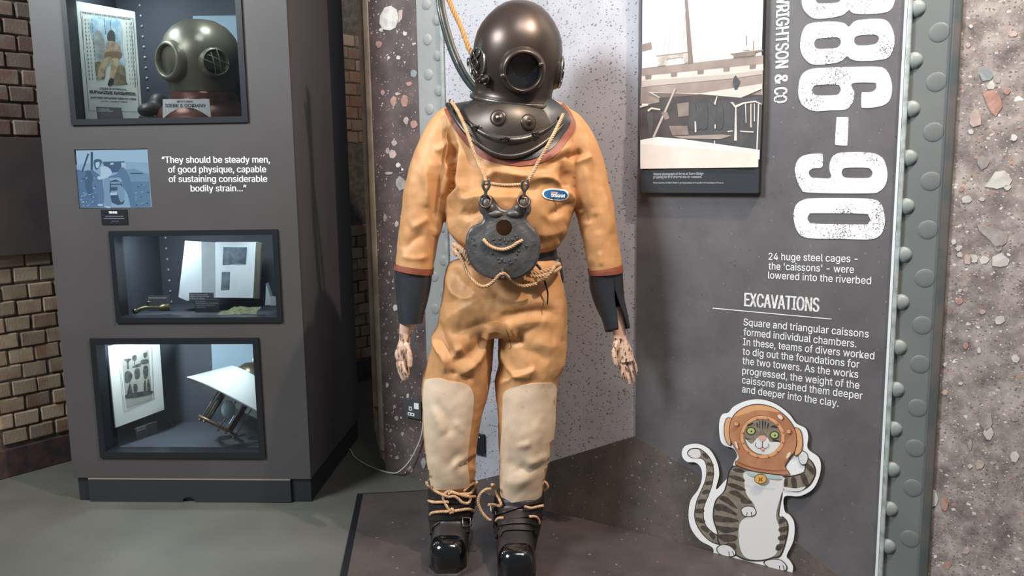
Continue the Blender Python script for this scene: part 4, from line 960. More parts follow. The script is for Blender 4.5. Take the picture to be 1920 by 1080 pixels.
def porthole(parent, c, d, r, body, ringm, glass, proud=.02, studs=0, grille=False, xd=None, flat=False):
    d = Vector(d).normalized(); c = Vector(c)
    mb = MB(); lathe(mb, c, d, [(r * 1.32, -r * .55), (r * 1.30, 0), (r * 1.24, proud * .5), (r * 1.18, proud * .75), (r * 1.12, proud), (r * 1.02, proud * 1.1), (r * .96, proud), (r * .94, proud * .4), (r * .94, -.004)], ringm, 40); f = mb.build('window_ring', parent)
    if flat: f = parent
    mb = MB(); lathe(mb, c, d, [(r * .95, -.002), (r * .6, .001), (.0005, .002)], glass, 32); mb.build('window_glass', f)
    x = d.orthogonal() if xd is None else (Vector(xd) - d * Vector(xd).dot(d)).normalized(); y = d.cross(x).normalized(); x = y.cross(d)
    if grille:
        mb = MB()
        for s_ in (-1, 1):
            for o_ in (-.42, .42):
                a = -.96
                pts = [c + d * (proud * 1.2 + .012 * (1 - t_ * t_)) + x * r * (t_ * .9 * s_ * .55 + o_ * .7) + y * r * t_ * math.sqrt(max(.05, 1 - (o_ * .7) ** 2)) * .95 for t_ in [k / 5 - 1 for k in range(11)]]
                tube(mb, pts, r * .055, ringm, 8)
        lathe(mb, c + d * proud * 1.2, d, [(r * 1.02, 0), (r * 1.06, .006), (r * 1.10, 0), (r * 1.06, -.006), (r * 1.02, 0)], ringm, 32)
        mb.build('grille', f)
    for k in range(studs):
        a = math.radians(200 - 180 * k) if studs == 2 else 2 * math.pi * k / studs
        mb = MB(); ball(mb, c + (x * math.cos(a) + y * math.sin(a)) * r * 1.22 + d * proud * .9, (.008,) * 3, ringm, 10); tube(mb, [c + (x * math.cos(a) + y * math.sin(a)) * r * 1.22 + d * proud * .2, c + (x * math.cos(a) + y * math.sin(a)) * r * 1.22 + d * (proud + .014)], .0045, ringm, 8); mb.build('stud', f)
    return f
M_glass_d = mat('dark_window_glass', '1a1d20', .08, 0, spec=.8)
gold = mat('old_brass', '85806c', .42, .45, '6c6857', 12)
d = Vector((-.52, -.82, .0)).normalized(); porthole(oh, hc + Vector((0, 0, -.12 * R_)) + d * R_ * .93, d, R_ * .40, HM, gold, mat('old_glass', '39423f', .1, 0, spec=.8), .022)
d = Vector((.62, -.78, .0)).normalized(); porthole(oh, hc + Vector((0, 0, -.18 * R_)) + d * R_ * .93, d, R_ * .30, HM, gold, M_glass_d, .018, 0, True)
lab('name_card', 'white name card in front of the antique copper helmet', [(305, 186), (392, 186), (396, 222), (305, 222)], -.10, -.10, [('SIEBE & GORMAN', (310, 201), (385, 201), 6), ('RESTORED', (332, 192), (362, 192), 3)], 'card', True)
t = thing('weighted_boot', at3(292, 222, -.2), 'dark old diving shoe lying left of the antique helmet', 'shoe')
mb = MB(); c = at3(285, 208, -.20); ball(mb, c, (.05, .09, .035), HM2, 20); ball(mb, c + Vector((.01, .05, .03)), (.04, .05, .05), HM2, 18); co, no, fs = remesh(mb, .006, 4); from_np(co, fs, mat('old_leather', '3b3936', .5, .1)).build('upper', t)
mb = MB(); lathe(mb, c - Vector((0, 0, .034)), (0, 0, 1), [(.0005, 0), (.055, 0), (.055, .012), (.0005, .013)], HM, 24); mb.build('sole', t)

# ---- middle window contents
fz = CPN.moved(0).hit(360, 595)[1]
bk = thing('open_book', at3(410, 563, -.3), 'large open album with two mounted dark pictures in the middle window', 'book')
BL = CPN.moved(-.30)
def bp(l): return [(200 + x / 5.647, 425 + y / 5.647) for x, y in l]
page = mat('album_page', 'd5dde0', .6, 0, 'cdd6da', 12)
mb = MB()
cc = [(830, 150, -.30), (1000, 158, -.285), (1150, 165, -.31), (1160, 750, -.30), (1010, 765, -.275), (850, 785, -.285), (760, 745, -.29)]
mb.add([at3(*bp([(x, y)])[0], z) for x, y, z in cc], [(0, 6, 5, 4, 1), (1, 4, 3, 2)], page)
v2 = [at3(*bp([(x, y)])[0], z - .02) for x, y, z in cc]; mb.add(v2, [(1, 4, 5, 6, 0), (2, 3, 4, 1)], page); mb.build('left_page', bk)
mb = MB(); cc = [(1150, 165, -.31), (1580, 165, -.30), (1550, 755, -.28), (1130, 750, -.30)]; q = [at3(*bp([(x, y)])[0], z) for x, y, z in cc]; q2 = [p + CPN.n * -.025 for p in q]
mb.add(q + q2, [(0, 3, 2, 1), (4, 5, 6, 7), (0, 1, 5, 4), (1, 2, 6, 5), (2, 3, 7, 6), (3, 0, 4, 7)], page); fix_normals(mb.build('right_page', bk))
mb = MB(); cc = [(1580, 165, -.30), (1640, 180, -.34), (1605, 765, -.33), (1550, 758, -.28)]; q = [at3(*bp([(x, y)])[0], z) for x, y, z in cc]; q2 = [p + CPN.n * -.02 for p in q]
mb.add(q + q2, [(0, 3, 2, 1), (4, 5, 6, 7), (0, 1, 5, 4), (1, 2, 6, 5), (2, 3, 7, 6), (3, 0, 4, 7)], mat('page_block', 'b7b3a0', .7, 0, 'a6a28f', 200)); fix_normals(mb.build('page_block', bk))
BQ = Plane(at3(*bp([(1150, 165)])[0], -.31), at3(*bp([(1580, 165)])[0], -.30) - at3(*bp([(1150, 165)])[0], -.31), at3(*bp([(1150, 165)])[0], -.31) - at3(*bp([(1130, 750)])[0], -.30))
for l in ([(1240, 215), (1488, 218), (1478, 408), (1232, 405)], [(1224, 478), (1478, 480), (1465, 670), (1214, 668)]):
    mb = MB(); flatpx(mb, BQ, bp(l), .004, mat('album_photo', '4d5a64', .4, 0, '7d8d97', 26, .35, .7), .0035); fix_normals(mb.build('mounted_picture', bk))
lab('caption_plate', 'grey caption plate in front of the album, upper of two', [(355, 549), (400, 549), (400, 566), (355, 566)], -.22, -.22, [('Album of photographs', (357, 553.5), (390, 553.5), 2.2), ('taken of the works', (357, 557), (392, 557), 2.2), ('lent by the family', (357, 561), (384, 561), 2.2)])
lab('caption_plate', 'grey caption plate in front of the album, lower of two', [(365, 562), (410, 562), (411, 586), (366, 586)], -.16, -.16, [('Photographs', (367, 566), (385, 566), 2.2), ('Steel construction of the bridge', (367, 569.5), (409, 569.5), 2.2), ('made by the contractors', (367, 573.3), (403, 573.3), 2.2), ('in this place', (367, 577), (386, 577), 2.2)])
lab('caption_plate', 'grey caption plate behind the small brass fitting', [(277, 554), (319, 554), (319, 572), (277, 572)], -.30, -.30, [('Brass air hose connector', (279, 559.5), (313, 559.5), 2.6)])
t = thing('brass_fitting', at3(285, 588, -.17), 'small tarnished brass pipe fitting lying in the middle window', 'pipe fitting')
BR = mat('tarnished_brass', '7d7355', .35, .7, '5e563f', 18); mb = MB()
pa = at3(253, 584, -.12); pb_ = at3(272, 577, -.15); pc = at3(298, 577, -.19); pd_ = at3(317, 576, -.22)
tube(mb, cr([pa, pb_, pc], 6, False), .0085, BR, 14); lathe(mb, pc, pd_ - pc, [(.008, 0), (.016, .012), (.017, .04), (.012, .044), (.0005, .03)], BR, 20); mb.build('pipe_body', t)
mb = MB(); lathe(mb, pa, pa - pb_, [(.0085, -.01), (.013, -.006), (.014, .004), (.011, .007), (.008, .003), (.0005, -.004)], BR, 20); mb.build('collar_nut', t)
mb = MB(); lathe(mb, pb_ + Vector((.01, .01, .006)), (.1, .3, 1), [(.007, 0), (.007, .012), (.011, .014), (.011, .02), (.0005, .021)], BR, 16); mb.build('branch_cap', t)
t = thing('rope_fragment', at3(450, 592, -.13), 'flat greenish corroded metal slab lying in the middle window', 'metal slab')
mb = MB(); base = [at3(405, 594, -.08), at3(480, 590, -.08), at3(492, 579, -.2), at3(440, 579, -.2)]
n_ = 14; vs = []; fs = []
for j in range(7):
    for i in range(n_ + 1):
        a = base[0].lerp(base[1], i / n_).lerp(base[3].lerp(base[2], i / n_), j / 6); vs.append(a + Vector((0, 0, .006 + .010 * noise.noise(a * 60) + .006 * math.sin(math.pi * j / 6))))
for j in range(6):
    for i in range(n_): k = j * (n_ + 1) + i; fs.append((k, k + 1, k + n_ + 2, k + n_ + 1))
mb.add(vs, fs, mat('corroded_metal', '6f7350', .6, .3, '8f9068', 60, .4, .6, .6, 160), True); t.name = 'corroded_slab'; ROOTS[t.name] = Vector(t.location); mb.build('slab_surface', t)
lab('caption_plate', 'tiny white caption card at the right end of the middle window', [(508, 556), (519, 556), (518, 573), (507, 573)], -.12, -.12, [], 'label', True)
t = thing('glass_prism', at3(503, 560, -.2), 'small clear glass wedge at the right end of the middle window', 'glass wedge')
mb = MB(); q = [at3(497, 572, -.2), at3(512, 572, -.2), at3(499, 531, -.22)]; mb.add(q + [p + CPN.n * -.03 for p in q], [(0, 1, 2), (5, 4, 3), (0, 3, 4, 1), (1, 4, 5, 2), (2, 5, 3, 0)], mat('wedge_glass', '9fb1b5', .1, 0, spec=.8)); fix_normals(mb.build('wedge', t))

# ---- bottom window contents
tl, tr_ = at3(202, 650, -.12), at3(299, 630, -.36); e = tr_ - tl; e.z = 0; FP = Plane(tl, e)
fr_ = thing('mounted_engraving', FP.px(262, 785), 'engraving of divers in a wide white mount behind the bottom window', 'picture')
mb = MB(); prism(mb, FP, [[FP.hit(*p) for p in [(202, 650), (225, 645), (298, 626), (308, 768), (217, 802)]]], -.008, 0, mat('mount_card', 'e3e6df', .6)); fix_normals(mb.build('mount', fr_))
def Y_(l): return [(165 + x / 4.597, 630 + y / 4.597) for x, y in l]
ze[0] = .0005; mb = MB(); g1_ = mat('mount_line', '9b9a8e', .6)
for q in ([(258, 158), (550, 82), (570, 545), (308, 660)], [(270, 170), (542, 96), (562, 538), (318, 645)]):
    for i in range(4): stroke(mb, q[i], q[(i + 1) % 4], 3, g1_, Y_, FP)
pl_(mb, [(288, 188), (520, 118), (552, 540), (330, 618)], mat('engraving_paper', 'a9aba0', .6, 0, '9a9c92', 14), 0, Y_, FP)
ei = mat('engraving_ink', '3d3f3c', .6, 0, '5a5c58', 60, .4, .6)
for l in ([(305, 205), (345, 195), (375, 200), (350, 225), (352, 280), (335, 282), (332, 225)], [(380, 175), (410, 165), (420, 190), (410, 212), (385, 212)], [(385, 262), (445, 235), (450, 262), (390, 275)], [(395, 215), (402, 215), (400, 250), (394, 250)], [(475, 150), (505, 142), (508, 170), (490, 190), (478, 178)], [(455, 210), (512, 200), (515, 235), (458, 245)], [(315, 320), (350, 300), (382, 340), (360, 395), (320, 400)], [(400, 295), (440, 280), (445, 355), (405, 368)], [(478, 262), (505, 255), (518, 290), (512, 350), (485, 370), (472, 310)], [(355, 410), (362, 410), (382, 490), (335, 500)], [(388, 425), (418, 415), (425, 470), (395, 485)], [(480, 395), (495, 390), (500, 490), (478, 495)], [(508, 385), (525, 382), (538, 485), (512, 492)], [(335, 500), (535, 470), (538, 500), (340, 535)], [(415, 500), (455, 490), (455, 515), (420, 525)]):
    pl_(mb, l, ei, 3, Y_, FP)
mb.build('engraving_print', fr_)
lab('caption_plate', 'grey caption plate standing below the white-mounted engraving', [(253, 803), (294, 790), (296, 813), (257, 825)], -.12, -.20, [('Diving in Harness', (256, 805), (274, 799.5), 2.6), ('Illustrated London News', (256.5, 809), (274, 803.5), 2.4)])
mb = MB(); prism(mb, BK, [[BK.hit(*p) for p in [(396, 636), (492, 636), (496, 720), (400, 720)]]], 0, .002, M_in2); fix_normals(mb.build('backboard', cab))
# the lamp
Yl = -.27; rim = at3(436, 755, Yl); px1 = (at3(437, 755, Yl) - rim).length
axd = (at3(436 + 53, 755 - 85, Yl) - rim).normalized(); vr = (rim - CAM).normalized(); axd = (axd - vr * (axd.dot(vr) - .06)).normalized()
lp = thing('diving_lamp', at3(420, 830, Yl), 'old underwater lamp with a large white conical shade in the bottom window', 'lamp')
E = mat('white_enamel', 'e4eae6', .25, 0, coat=.3); BRS = mat('lamp_brass', '8e8570', .3, .75, '6d6654', 14)
mb = MB(); s_ = px1
lathe(mb, rim, axd, [(91 * s_, 0), (93 * s_, 1.5 * s_), (91 * s_, 3 * s_), (38 * s_, 57 * s_), (30 * s_, 59 * s_), (1 * s_, 60 * s_), (1 * s_, 58 * s_), (36 * s_, 55 * s_), (89 * s_, 1 * s_), (91 * s_, 0)], E, 64); mb.build('lamp_shade', lp)
mb = MB(); lathe(mb, rim + axd * 59 * s_, axd, [(25 * s_, 0), (25 * s_, 3 * s_), (20 * s_, 14 * s_), (10 * s_, 22 * s_), (0.001, 24 * s_)], BRS, 32); mb.build('cap', lp)
c = rim + axd * 84 * s_; sx_ = axd.cross(Vector((0, -1, 0))).normalized(); mb = MB(); tube(mb, [c + (sx_ * math.cos(t_) * 11 + axd * (math.sin(t_) * 15 + 10)) * s_ for t_ in [2 * math.pi * k / 20 for k in range(20)]], 2.2 * s_, BRS, 8, True); mb.build('hanging_loop', lp)
for a in (70, -100):
    q = rim + axd * 57 * s_ + (sx_ * math.cos(math.radians(a)) + Vector((0, -1, 0)) * math.sin(math.radians(a))) * 30 * s_; mb = MB(); tube(mb, [q, q + axd * 10 * s_], 2.5 * s_, BRS, 10); mb.build('wing_screw', lp)
y_ = axd.cross(sx_).normalized(); COP = mat('lamp_copper', '9c7f6a', .3, .6, '7d6453', 14)
gm = GL
mb = MB(); lathe(mb, rim - axd * 46 * s_, axd, [(28 * s_, 0), (28 * s_, 60 * s_)], gm, 32); mb.build('glass_cylinder', lp)
for k in range(5):
    a = 2 * math.pi * k / 5 + .35; q = rim + (sx_ * math.cos(a) + y_ * math.sin(a)) * 36 * s_; mb = MB(); tube(mb, [q + axd * 12 * s_, q - axd * 54 * s_], 1.3 * s_, COP, 8); ball(mb, q - axd * 53 * s_, (2.8 * s_,) * 3, COP, 10); mb.build('cage_rod', lp)
mb = MB(); lathe(mb, rim - axd * 48 * s_, axd, [(30 * s_, -2 * s_), (39 * s_, -2 * s_), (39 * s_, 2 * s_), (30 * s_, 2 * s_), (30 * s_, -2 * s_)], COP, 40); mb.build('cage_ring', lp)
mb = MB(); ball(mb, rim - axd * 14 * s_, (13 * s_, 13 * s_, 17 * s_), mat('bulb_glass', 'a7b4b8', .05, 0, spec=1.0), 18); mb.build('bulb', lp)
# ================================================================== THE DIVER
YB = 2.90
man = thing('diver_mannequin', G(900, 1010, ZF), 'life-size standing diver mannequin in orange canvas suit, copper helmet and black boots', 'mannequin')
def suit_material(name, a, b_, c2, kn=None):
    m = bpy.data.materials.new(name); m.use_nodes = True; nt = m.node_tree; b = fix_up(nt); tc = N(nt, 'ShaderNodeTexCoord'); v = tc.outputs['Object']
    c = ramp(nt, noise_n(nt, v, 3.2, 6, .6).outputs['Fac'], [(.3, a), (.5, b_), (.7, c2)]).outputs['Color']
    st = noise_n(nt, v, 34, 5, .65); c = mixc(nt, math_n(nt, 'MULTIPLY', math_n(nt, 'GREATER_THAN', st.outputs['Fac'], .66), .22), c, '8d6238')
    nt.links.new(c, b.inputs['Base Color']); b.inputs['Roughness'].default_value = .5; b.inputs['Specular IOR Level'].default_value = .35
    bp = N(nt, 'ShaderNodeBump'); bp.inputs['Strength'].default_value = .35; bp.inputs['Distance'].default_value = .0025
    nt.links.new(noise_n(nt, v, 28, 6, .6).outputs['Fac'], bp.inputs['Height']); nt.links.new(bp.outputs[0], b.inputs['Normal'])
    return m
M_suit = suit_material('suit_canvas', 'b58254', 'c5905f', 'cf9e6e')
M_knee = suit_material('knee_patch_canvas', 'd6b798', 'e2c7aa', 'e8d3b9')
M_seam = mat('suit_seam', 'a5703c', .6)
M_rub = mat('black_rubber', '24272b', .42, 0, '303338', 6, bump=.2, bscale=50)
M_redt = mat('red_rubber_trim', '93503a', .55, 0, '7f432f', 18, .4, .6, .2, 60)
M_skin = mat('mannequin_skin', 'd2a389', .5, 0, 'd9b09a', 20)
M_rope = mat('hemp_rope', 'b98e68', .85, 0, 'd0ac86', 60, .35, .65, .3, 300)
M_rope2 = mat('orange_rope', 'c08a52', .85, 0, 'd29c62', 60, .35, .65, .3, 300)

# ---- suit: torso, arms, legs grown together
b0 = MB()
tor = [(178, 905, 1010, 2.91, .09), (192, 872, 1044, 2.91, .105), (204, 846, 1066, 2.91, .115), (226, 832, 1084, 2.905, .125), (262, 832, 1088, 2.90, .14), (300, 843, 1086, 2.89, .152), (345, 848, 1080, 2.885, .158), (385, 836, 1076, 2.88, .165), (412, 836, 1071, 2.88, .165), (440, 850, 1060, 2.88, .155), (460, 866, 1046, 2.885, .14), (474, 884, 1026, 2.89, .12)]
loft(b0, [hring(*r) for r in interp(tor, 3)], M_suit, 40, 2.3)
armR = [(872, 222, 30, .075, 2.90), (852, 238, 40, .078, 2.895), (836, 265, 45, .08, 2.89), (820, 308, 46, .082, 2.88), (805, 350, 44, .08, 2.87), (795, 395, 41, .078, 2.865), (786, 438, 38, .075, 2.86), (780, 478, 36.5, .072, 2.855), (776, 506, 36, .07, 2.85)]
loft(b0, aring(armR), M_suit, 32, 2.2)
armL = [(1045, 225, 30, .075, 2.90), (1062, 245, 38, .078, 2.895), (1078, 275, 40, .08, 2.89), (1094, 315, 39, .08, 2.88), (1106, 355, 37, .078, 2.87), (1116, 398, 35, .075, 2.86), (1124, 440, 34, .072, 2.855), (1131, 480, 33, .07, 2.85), (1135, 508, 31.5, .066, 2.845)]
loft(b0, aring(armL), M_suit, 32, 2.2)
hip = [(484, 858, 1038, 2.885, .12), (490, 844, 1046, 2.885, .13), (504, 836, 1050, 2.885, .14), (530, 832, 1055, 2.885, .15), (565, 827, 1060, 2.88, .155), (600, 822, 1063, 2.88, .150), (622, 822, 1063, 2.88, .13)]
loft(b0, [hring(*r) for r in interp(hip, 3)], M_suit, 40, 2.5)
lgR = [(575, 828, 924, 2.88, .135), (605, 820, 926, 2.88, .14), (640, 812, 926, 2.875, .14), (680, 800, 924, 2.87, .135), (715, 792, 919, 2.865, .125), (760, 792, 909, 2.86, .115), (800, 794, 901, 2.86, .11), (850, 800, 894, 2.87, .105), (885, 805, 890, 2.88, .1), (905, 807, 886, 2.88, .085), (925, 812, 884, 2.885, .08)]
loft(b0, [hring(*r) for r in interp(lgR, 3)], M_suit, 32, 2.3)
lgL = [(575, 945, 1060, 2.88, .135), (605, 937, 1063, 2.88, .14), (640, 934, 1063, 2.875, .14), (680, 933, 1060, 2.87, .135), (712, 928, 1046, 2.865, .125), (760, 932, 1042, 2.86, .115), (800, 933, 1041, 2.86, .11), (850, 936, 1033, 2.87, .105), (885, 937, 1024, 2.88, .1), (915, 936, 1018, 2.88, .085), (944, 938, 1014, 2.885, .08)]
loft(b0, [hring(*r) for r in interp(lgL, 3)], M_suit, 32, 2.3)
co, no, fs = remesh(b0, .0045, 6)
# cloth folds: (polyline px, height in mm, width px) and one-sided steps
FOLDS = [
 # torso, left
 ([(843, 222), (862, 262), (867, 300), (866, 335), (868, 355), (852, 372), (838, 384), (834, 402)], 20, 8), ([(858, 268), (856, 300), (850, 340)], -16, 7),
 ([(866, 392), (880, 402), (892, 398), (905, 385)], -14, 9), ([(862, 378), (884, 372), (905, 366)], 10, 8), ([(842, 408), (850, 430), (872, 450), (890, 462)], 9, 8), ([(880, 425), (905, 440)], 6, 12),
 ([(905, 300), (912, 330), (930, 322), (980, 330), (1030, 328)], 7, 7), ([(900, 345), (940, 350), (985, 352), (1015, 356)], -15, 13), ([(895, 372), (950, 368), (1000, 372)], 7, 7),
 ([(985, 345), (1010, 334), (1032, 334), (1050, 346), (1066, 364), (1074, 380), (1070, 400)], 12, 7), ([(1056, 300), (1058, 325), (1058, 345), (1068, 352)], -16, 7), ([(1020, 312), (1050, 300), (1072, 288)], -9, 6), ([(995, 305), (1040, 290), (1075, 268)], 8, 9),
 ([(1025, 408), (1050, 395), (1070, 380)], -9, 7), ([(1000, 440), (1035, 438), (1062, 425)], 8, 12), ([(990, 465), (1030, 462), (1050, 450)], 7, 8), ([(1010, 400), (1040, 412), (1060, 400)], 5, 9),
 # right arm (photo left)
 ([(835, 240), (845, 262), (848, 285), (840, 300), (832, 310)], -13, 8), ([(815, 285), (832, 275), (842, 262)], 8, 6), ([(803, 300), (800, 330), (802, 360), (798, 390)], 11, 8), ([(822, 310), (826, 350), (820, 395), (808, 430)], -10, 9), ([(850, 300), (852, 340), (842, 372), (832, 395)], -10, 6), ([(770, 430), (790, 418), (805, 408)], 6, 7), ([(755, 470), (775, 450), (800, 440)], -6, 8), ([(820, 400), (822, 425), (815, 445)], 7, 5), ([(748, 480), (780, 485), (806, 480)], 4, 5), ([(778, 300), (770, 340), (762, 390)], 4, 9), ([(840, 330), (835, 350), (830, 372)], 6, 5),
 # left arm
 ([(1066, 300), (1080, 290), (1092, 282)], -12, 6), ([(1075, 306), (1100, 297), (1112, 292)], 6, 5), ([(1068, 320), (1062, 345), (1060, 360)], -9, 6), ([(1095, 310), (1105, 350), (1112, 390)], 6, 6), ([(1108, 300), (1120, 350), (1128, 400)], -4, 7), ([(1080, 390), (1095, 400), (1100, 420)], -8, 8), ([(1086, 392), (1088, 402)], 7, 4), ([(1098, 428), (1104, 470), (1108, 500)], 5, 6), ([(1125, 470), (1128, 500)], 4, 4), ([(1130, 350), (1142, 400), (1148, 440)], 4, 6), ([(1115, 400), (1122, 440)], -4, 8),
 # trousers
 ([(836, 505), (842, 530), (852, 552), (870, 560), (892, 552)], 9, 6), ([(850, 500), (856, 520), (872, 536), (888, 540)], -12, 12), ([(880, 500), (890, 530), (905, 548), (930, 556)], 7, 7), ([(900, 560), (880, 572), (850, 590), (830, 612)], 9, 12), ([(835, 575), (860, 560), (900, 575)], -5, 8),
 ([(925, 602), (895, 612), (868, 620), (845, 628)], -8, 10), ([(918, 612), (912, 640), (900, 670), (880, 695)], 10, 6), ([(912, 615), (895, 650), (868, 672), (848, 680)], -9, 9), ([(812, 598), (814, 625), (822, 650), (836, 678), (832, 700)], 14, 5), ([(822, 600), (826, 630), (840, 655), (850, 668)], -12, 6), ([(850, 705), (870, 700), (890, 680)], 8, 7), ([(838, 698), (868, 705), (890, 712)], -8, 6), ([(870, 652), (850, 660)], 7, 8),
 ([(935, 596), (965, 590), (1000, 584), (1025, 583), (1048, 592)], -7, 8), ([(930, 580), (960, 574), (1000, 568), (1040, 560)], 5, 12), ([(950, 612), (980, 606), (1015, 602), (1045, 606)], 4, 9), ([(952, 600), (962, 625), (975, 632)], 9, 6), ([(958, 640), (975, 640), (968, 622)], -10, 6), ([(942, 655), (950, 690), (970, 706), (992, 706), (1000, 690)], 7, 6), ([(935, 675), (945, 700), (965, 712)], -9, 7), ([(935, 722), (960, 708), (990, 698), (1005, 688)], 9, 5), ([(1000, 640), (1030, 650), (1055, 645)], 5, 12), ([(1045, 560), (1052, 600), (1055, 640)], 5, 8), ([(965, 655), (1000, 660), (1030, 680)], -5, 10),
 # shins
 ([(896, 846), (880, 858), (862, 868), (845, 878)], 8, 6), ([(893, 854), (872, 868), (855, 878)], -10, 6), ([(884, 872), (890, 890), (886, 905)], 7, 4), ([(812, 760), (825, 790), (832, 815)], 6, 7), ([(820, 750), (838, 790), (845, 820)], -5, 7), ([(850, 790), (862, 800), (866, 812)], 4, 4), ([(868, 850), (850, 862), (840, 882)], -4, 8), ([(968, 838), (985, 832), (995, 830)], 5, 4), ([(1020, 850), (1010, 865), (985, 870)], 6, 7), ([(1025, 862), (1000, 878), (970, 875)], -6, 7), ([(940, 900), (965, 905), (1000, 895)], 5, 10), ([(950, 860), (965, 875), (970, 890)], -4, 8), ([(800, 860), (815, 875), (818, 900)], 4, 8), ([(920, 760), (922, 800), (928, 840)], 4, 4), ([(897, 800), (895, 830), (898, 842)], -4, 4),
]
px_, py_ = to_px(co); front = np.clip((-(no[:, 1]) + .25) / .7, 0, 1); disp = np.zeros(len(co))
for pl, h, wd in FOLDS:
    c = cr([(x, y, 0) for x, y in pl], 3, False); xs = np.array([p.x for p in c]); ys_ = np.array([p.y for p in c])
    sel = (px_ > xs.min() - 3 * wd) & (px_ < xs.max() + 3 * wd) & (py_ > ys_.min() - 3 * wd) & (py_ < ys_.max() + 3 * wd)
    X = px_[sel]; Y = py_[sel]; best = np.full(X.shape, 1e9); tt = np.zeros(X.shape); n = len(c) - 1
    for i in range(n):
        ax, ay, bx, by = xs[i], ys_[i], xs[i + 1], ys_[i + 1]; L2 = (bx - ax) ** 2 + (by - ay) ** 2 + 1e-9
        t_ = np.clip(((X - ax) * (bx - ax) + (Y - ay) * (by - ay)) / L2, 0, 1); d2 = (X - ax - t_ * (bx - ax)) ** 2 + (Y - ay - t_ * (by - ay)) ** 2
        k = d2 < best; best[k] = d2[k]; tt[k] = (i + t_[k]) / n
    taper = np.clip(np.sin(np.pi * np.clip(tt, .0, 1)) * 1.3 + .05, 0, 1)
    q_ = np.sqrt(best) / wd; disp[sel] += h * .001 * 1.45 * (.7 * np.exp(-(q_ / 1.25) ** 2) + .3 * np.exp(-1.6 * q_)) * taper
disp *= front
for i in range(len(co)):
    v = co[i]; disp[i] += .0045 * noise.noise(Vector((v[0] * 14, v[1] * 14, v[2] * 9))) + .0018 * noise.noise(Vector((v[0] * 40, v[1] * 40, v[2] * 30)))
co2 = co + no * disp[:, None]
mb = from_np(co2, fs, M_suit); suit = mb.build('canvas_suit', man)
BV = BVHTree.FromPolygons([Vector(c) for c in co2.tolist()], fs)
def patch(name, pts, off, m, parent=suit, sm=4, step=5, label=None):
    mb = MB(); drape(mb, BV, pts, off, m, step, sm); o = mb.build(name, parent)
    if label: o['label'] = label
    return o
# knee patches, seams, pocket flaps
patch('knee_patch', [(797, 716), (806, 710), (822, 709), (842, 714), (872, 720), (884, 730), (888, 750), (884, 790), (879, 830), (876, 870), (880, 900), (874, 914), (818, 918), (808, 905), (801, 860), (796, 800), (794, 750)], .0034, M_knee, label='pale worn knee patch')
patch('knee_patch', [(945, 738), (958, 728), (990, 720), (1018, 718), (1041, 722), (1041, 760), (1039, 810), (1031, 860), (1022, 900), (1016, 932), (985, 938), (945, 940), (938, 900), (938, 860), (942, 800), (943, 760)], .0034, M_knee, label='pale worn knee patch')
patch('crotch_patch', [(914, 610), (922, 604), (936, 604), (946, 612), (956, 640), (958, 652), (950, 650), (940, 628), (928, 622), (916, 624)], .003, M_suit, sm=3, step=4)
# black collar and red trim
patch('collar_trim', [(832, 198), (845, 230), (866, 262), (892, 288), (925, 304), (970, 311), (1010, 306), (1045, 288), (1066, 262), (1080, 236), (1066, 205), (1040, 185), (1000, 180), (900, 180), (850, 186)], .003, M_redt, sm=4, step=7, label='red rubber collar trim')
patch('rubber_collar', [(840, 196), (853, 225), (874, 255), (900, 280), (930, 295), (970, 301), (1006, 296), (1036, 278), (1056, 252), (1070, 228), (1058, 205), (1030, 185), (1000, 180), (900, 180), (854, 184)], .006, M_rub, sm=4, step=7, label='black rubber collar')
patch('chest_flap', [(868, 372), (895, 363), (965, 368), (980, 372), (972, 378), (900, 374)], .0015, M_seam, sm=2, step=4) if False else None
# badge
def ell(cx, cy, rx, ry, rot, n=28, sq=2.4):
    out = []
    for k in range(n):
        t_ = 2 * math.pi * k / n; x = math.copysign(abs(math.cos(t_)) ** (2 / sq), math.cos(t_)) * rx; y = math.copysign(abs(math.sin(t_)) ** (2 / sq), math.sin(t_)) * ry
        out.append((cx + x * math.cos(rot) - y * math.sin(rot), cy + x * math.sin(rot) + y * math.cos(rot)))
    return out
bd = patch('oval_badge', ell(1041.5, 364.5, 25, 11, .07), .003, M_white, sm=0, step=3, label='white-rimmed blue oval badge')
patch('badge_field', ell(1041.5, 364.5, 22, 8.6, .07), .0045, mat('badge_blue', '2f6a9c', .35), suit, 0, 3)
h = BV.ray_cast(CAM, ray(1041, 366).normalized()); BPn = Plane(h[0] + Vector((0, -.013, 0)), Vector((1, 0, 0)))
mb = MB(); text_on(mb, BPn, 'SIEBE', (1024, 362.5), (1046, 363.5), 3.2, 0, mat('badge_red', 'd8a59a', .5), .05); text_on(mb, BPn, 'GORMAN', (1027, 368.5), (1059, 370), 5, 0, M_white, .06); mb.build('badge_lettering', suit)
# cuffs and sleeves
def band(name, rows, m, parent=man, ex=2.2, thick=0.0, seg=40, caps=False):
    mb = MB(); R = aring(rows); loft(mb, R, m, seg, ex, caps)
    loft(mb, [(c, ax * .96, ay * .96) for c, ax, ay in R], m, seg, ex, False); return mb.build(name, parent)
band('cuff_trim', [(777, 498, 37.3, .0725, 2.851), (776.2, 504, 37.3, .0725, 2.85), (775.5, 509, 37.3, .0725, 2.85)], M_redt)
band('cuff_trim', [(1134, 500, 33, .069, 2.846), (1135, 506, 33, .069, 2.845), (1135.5, 512, 33, .068, 2.845)], M_redt)
band('rubber_sleeve', [(775.5, 505, 35.5, .066, 2.85), (775, 530, 34, .06, 2.845), (773, 560, 30, .055, 2.84), (771, 585, 25.5, .05, 2.835), (770.5, 604, 22.5, .045, 2.83)], M_rub)
rows = [(1135.5, 508, 32, .062, 2.845), (1137, 535, 32, .058, 2.84), (1143, 565, 29, .054, 2.835), (1152, 592, 25.5, .05, 2.83), (1158, 619, 24, .046, 2.825)]
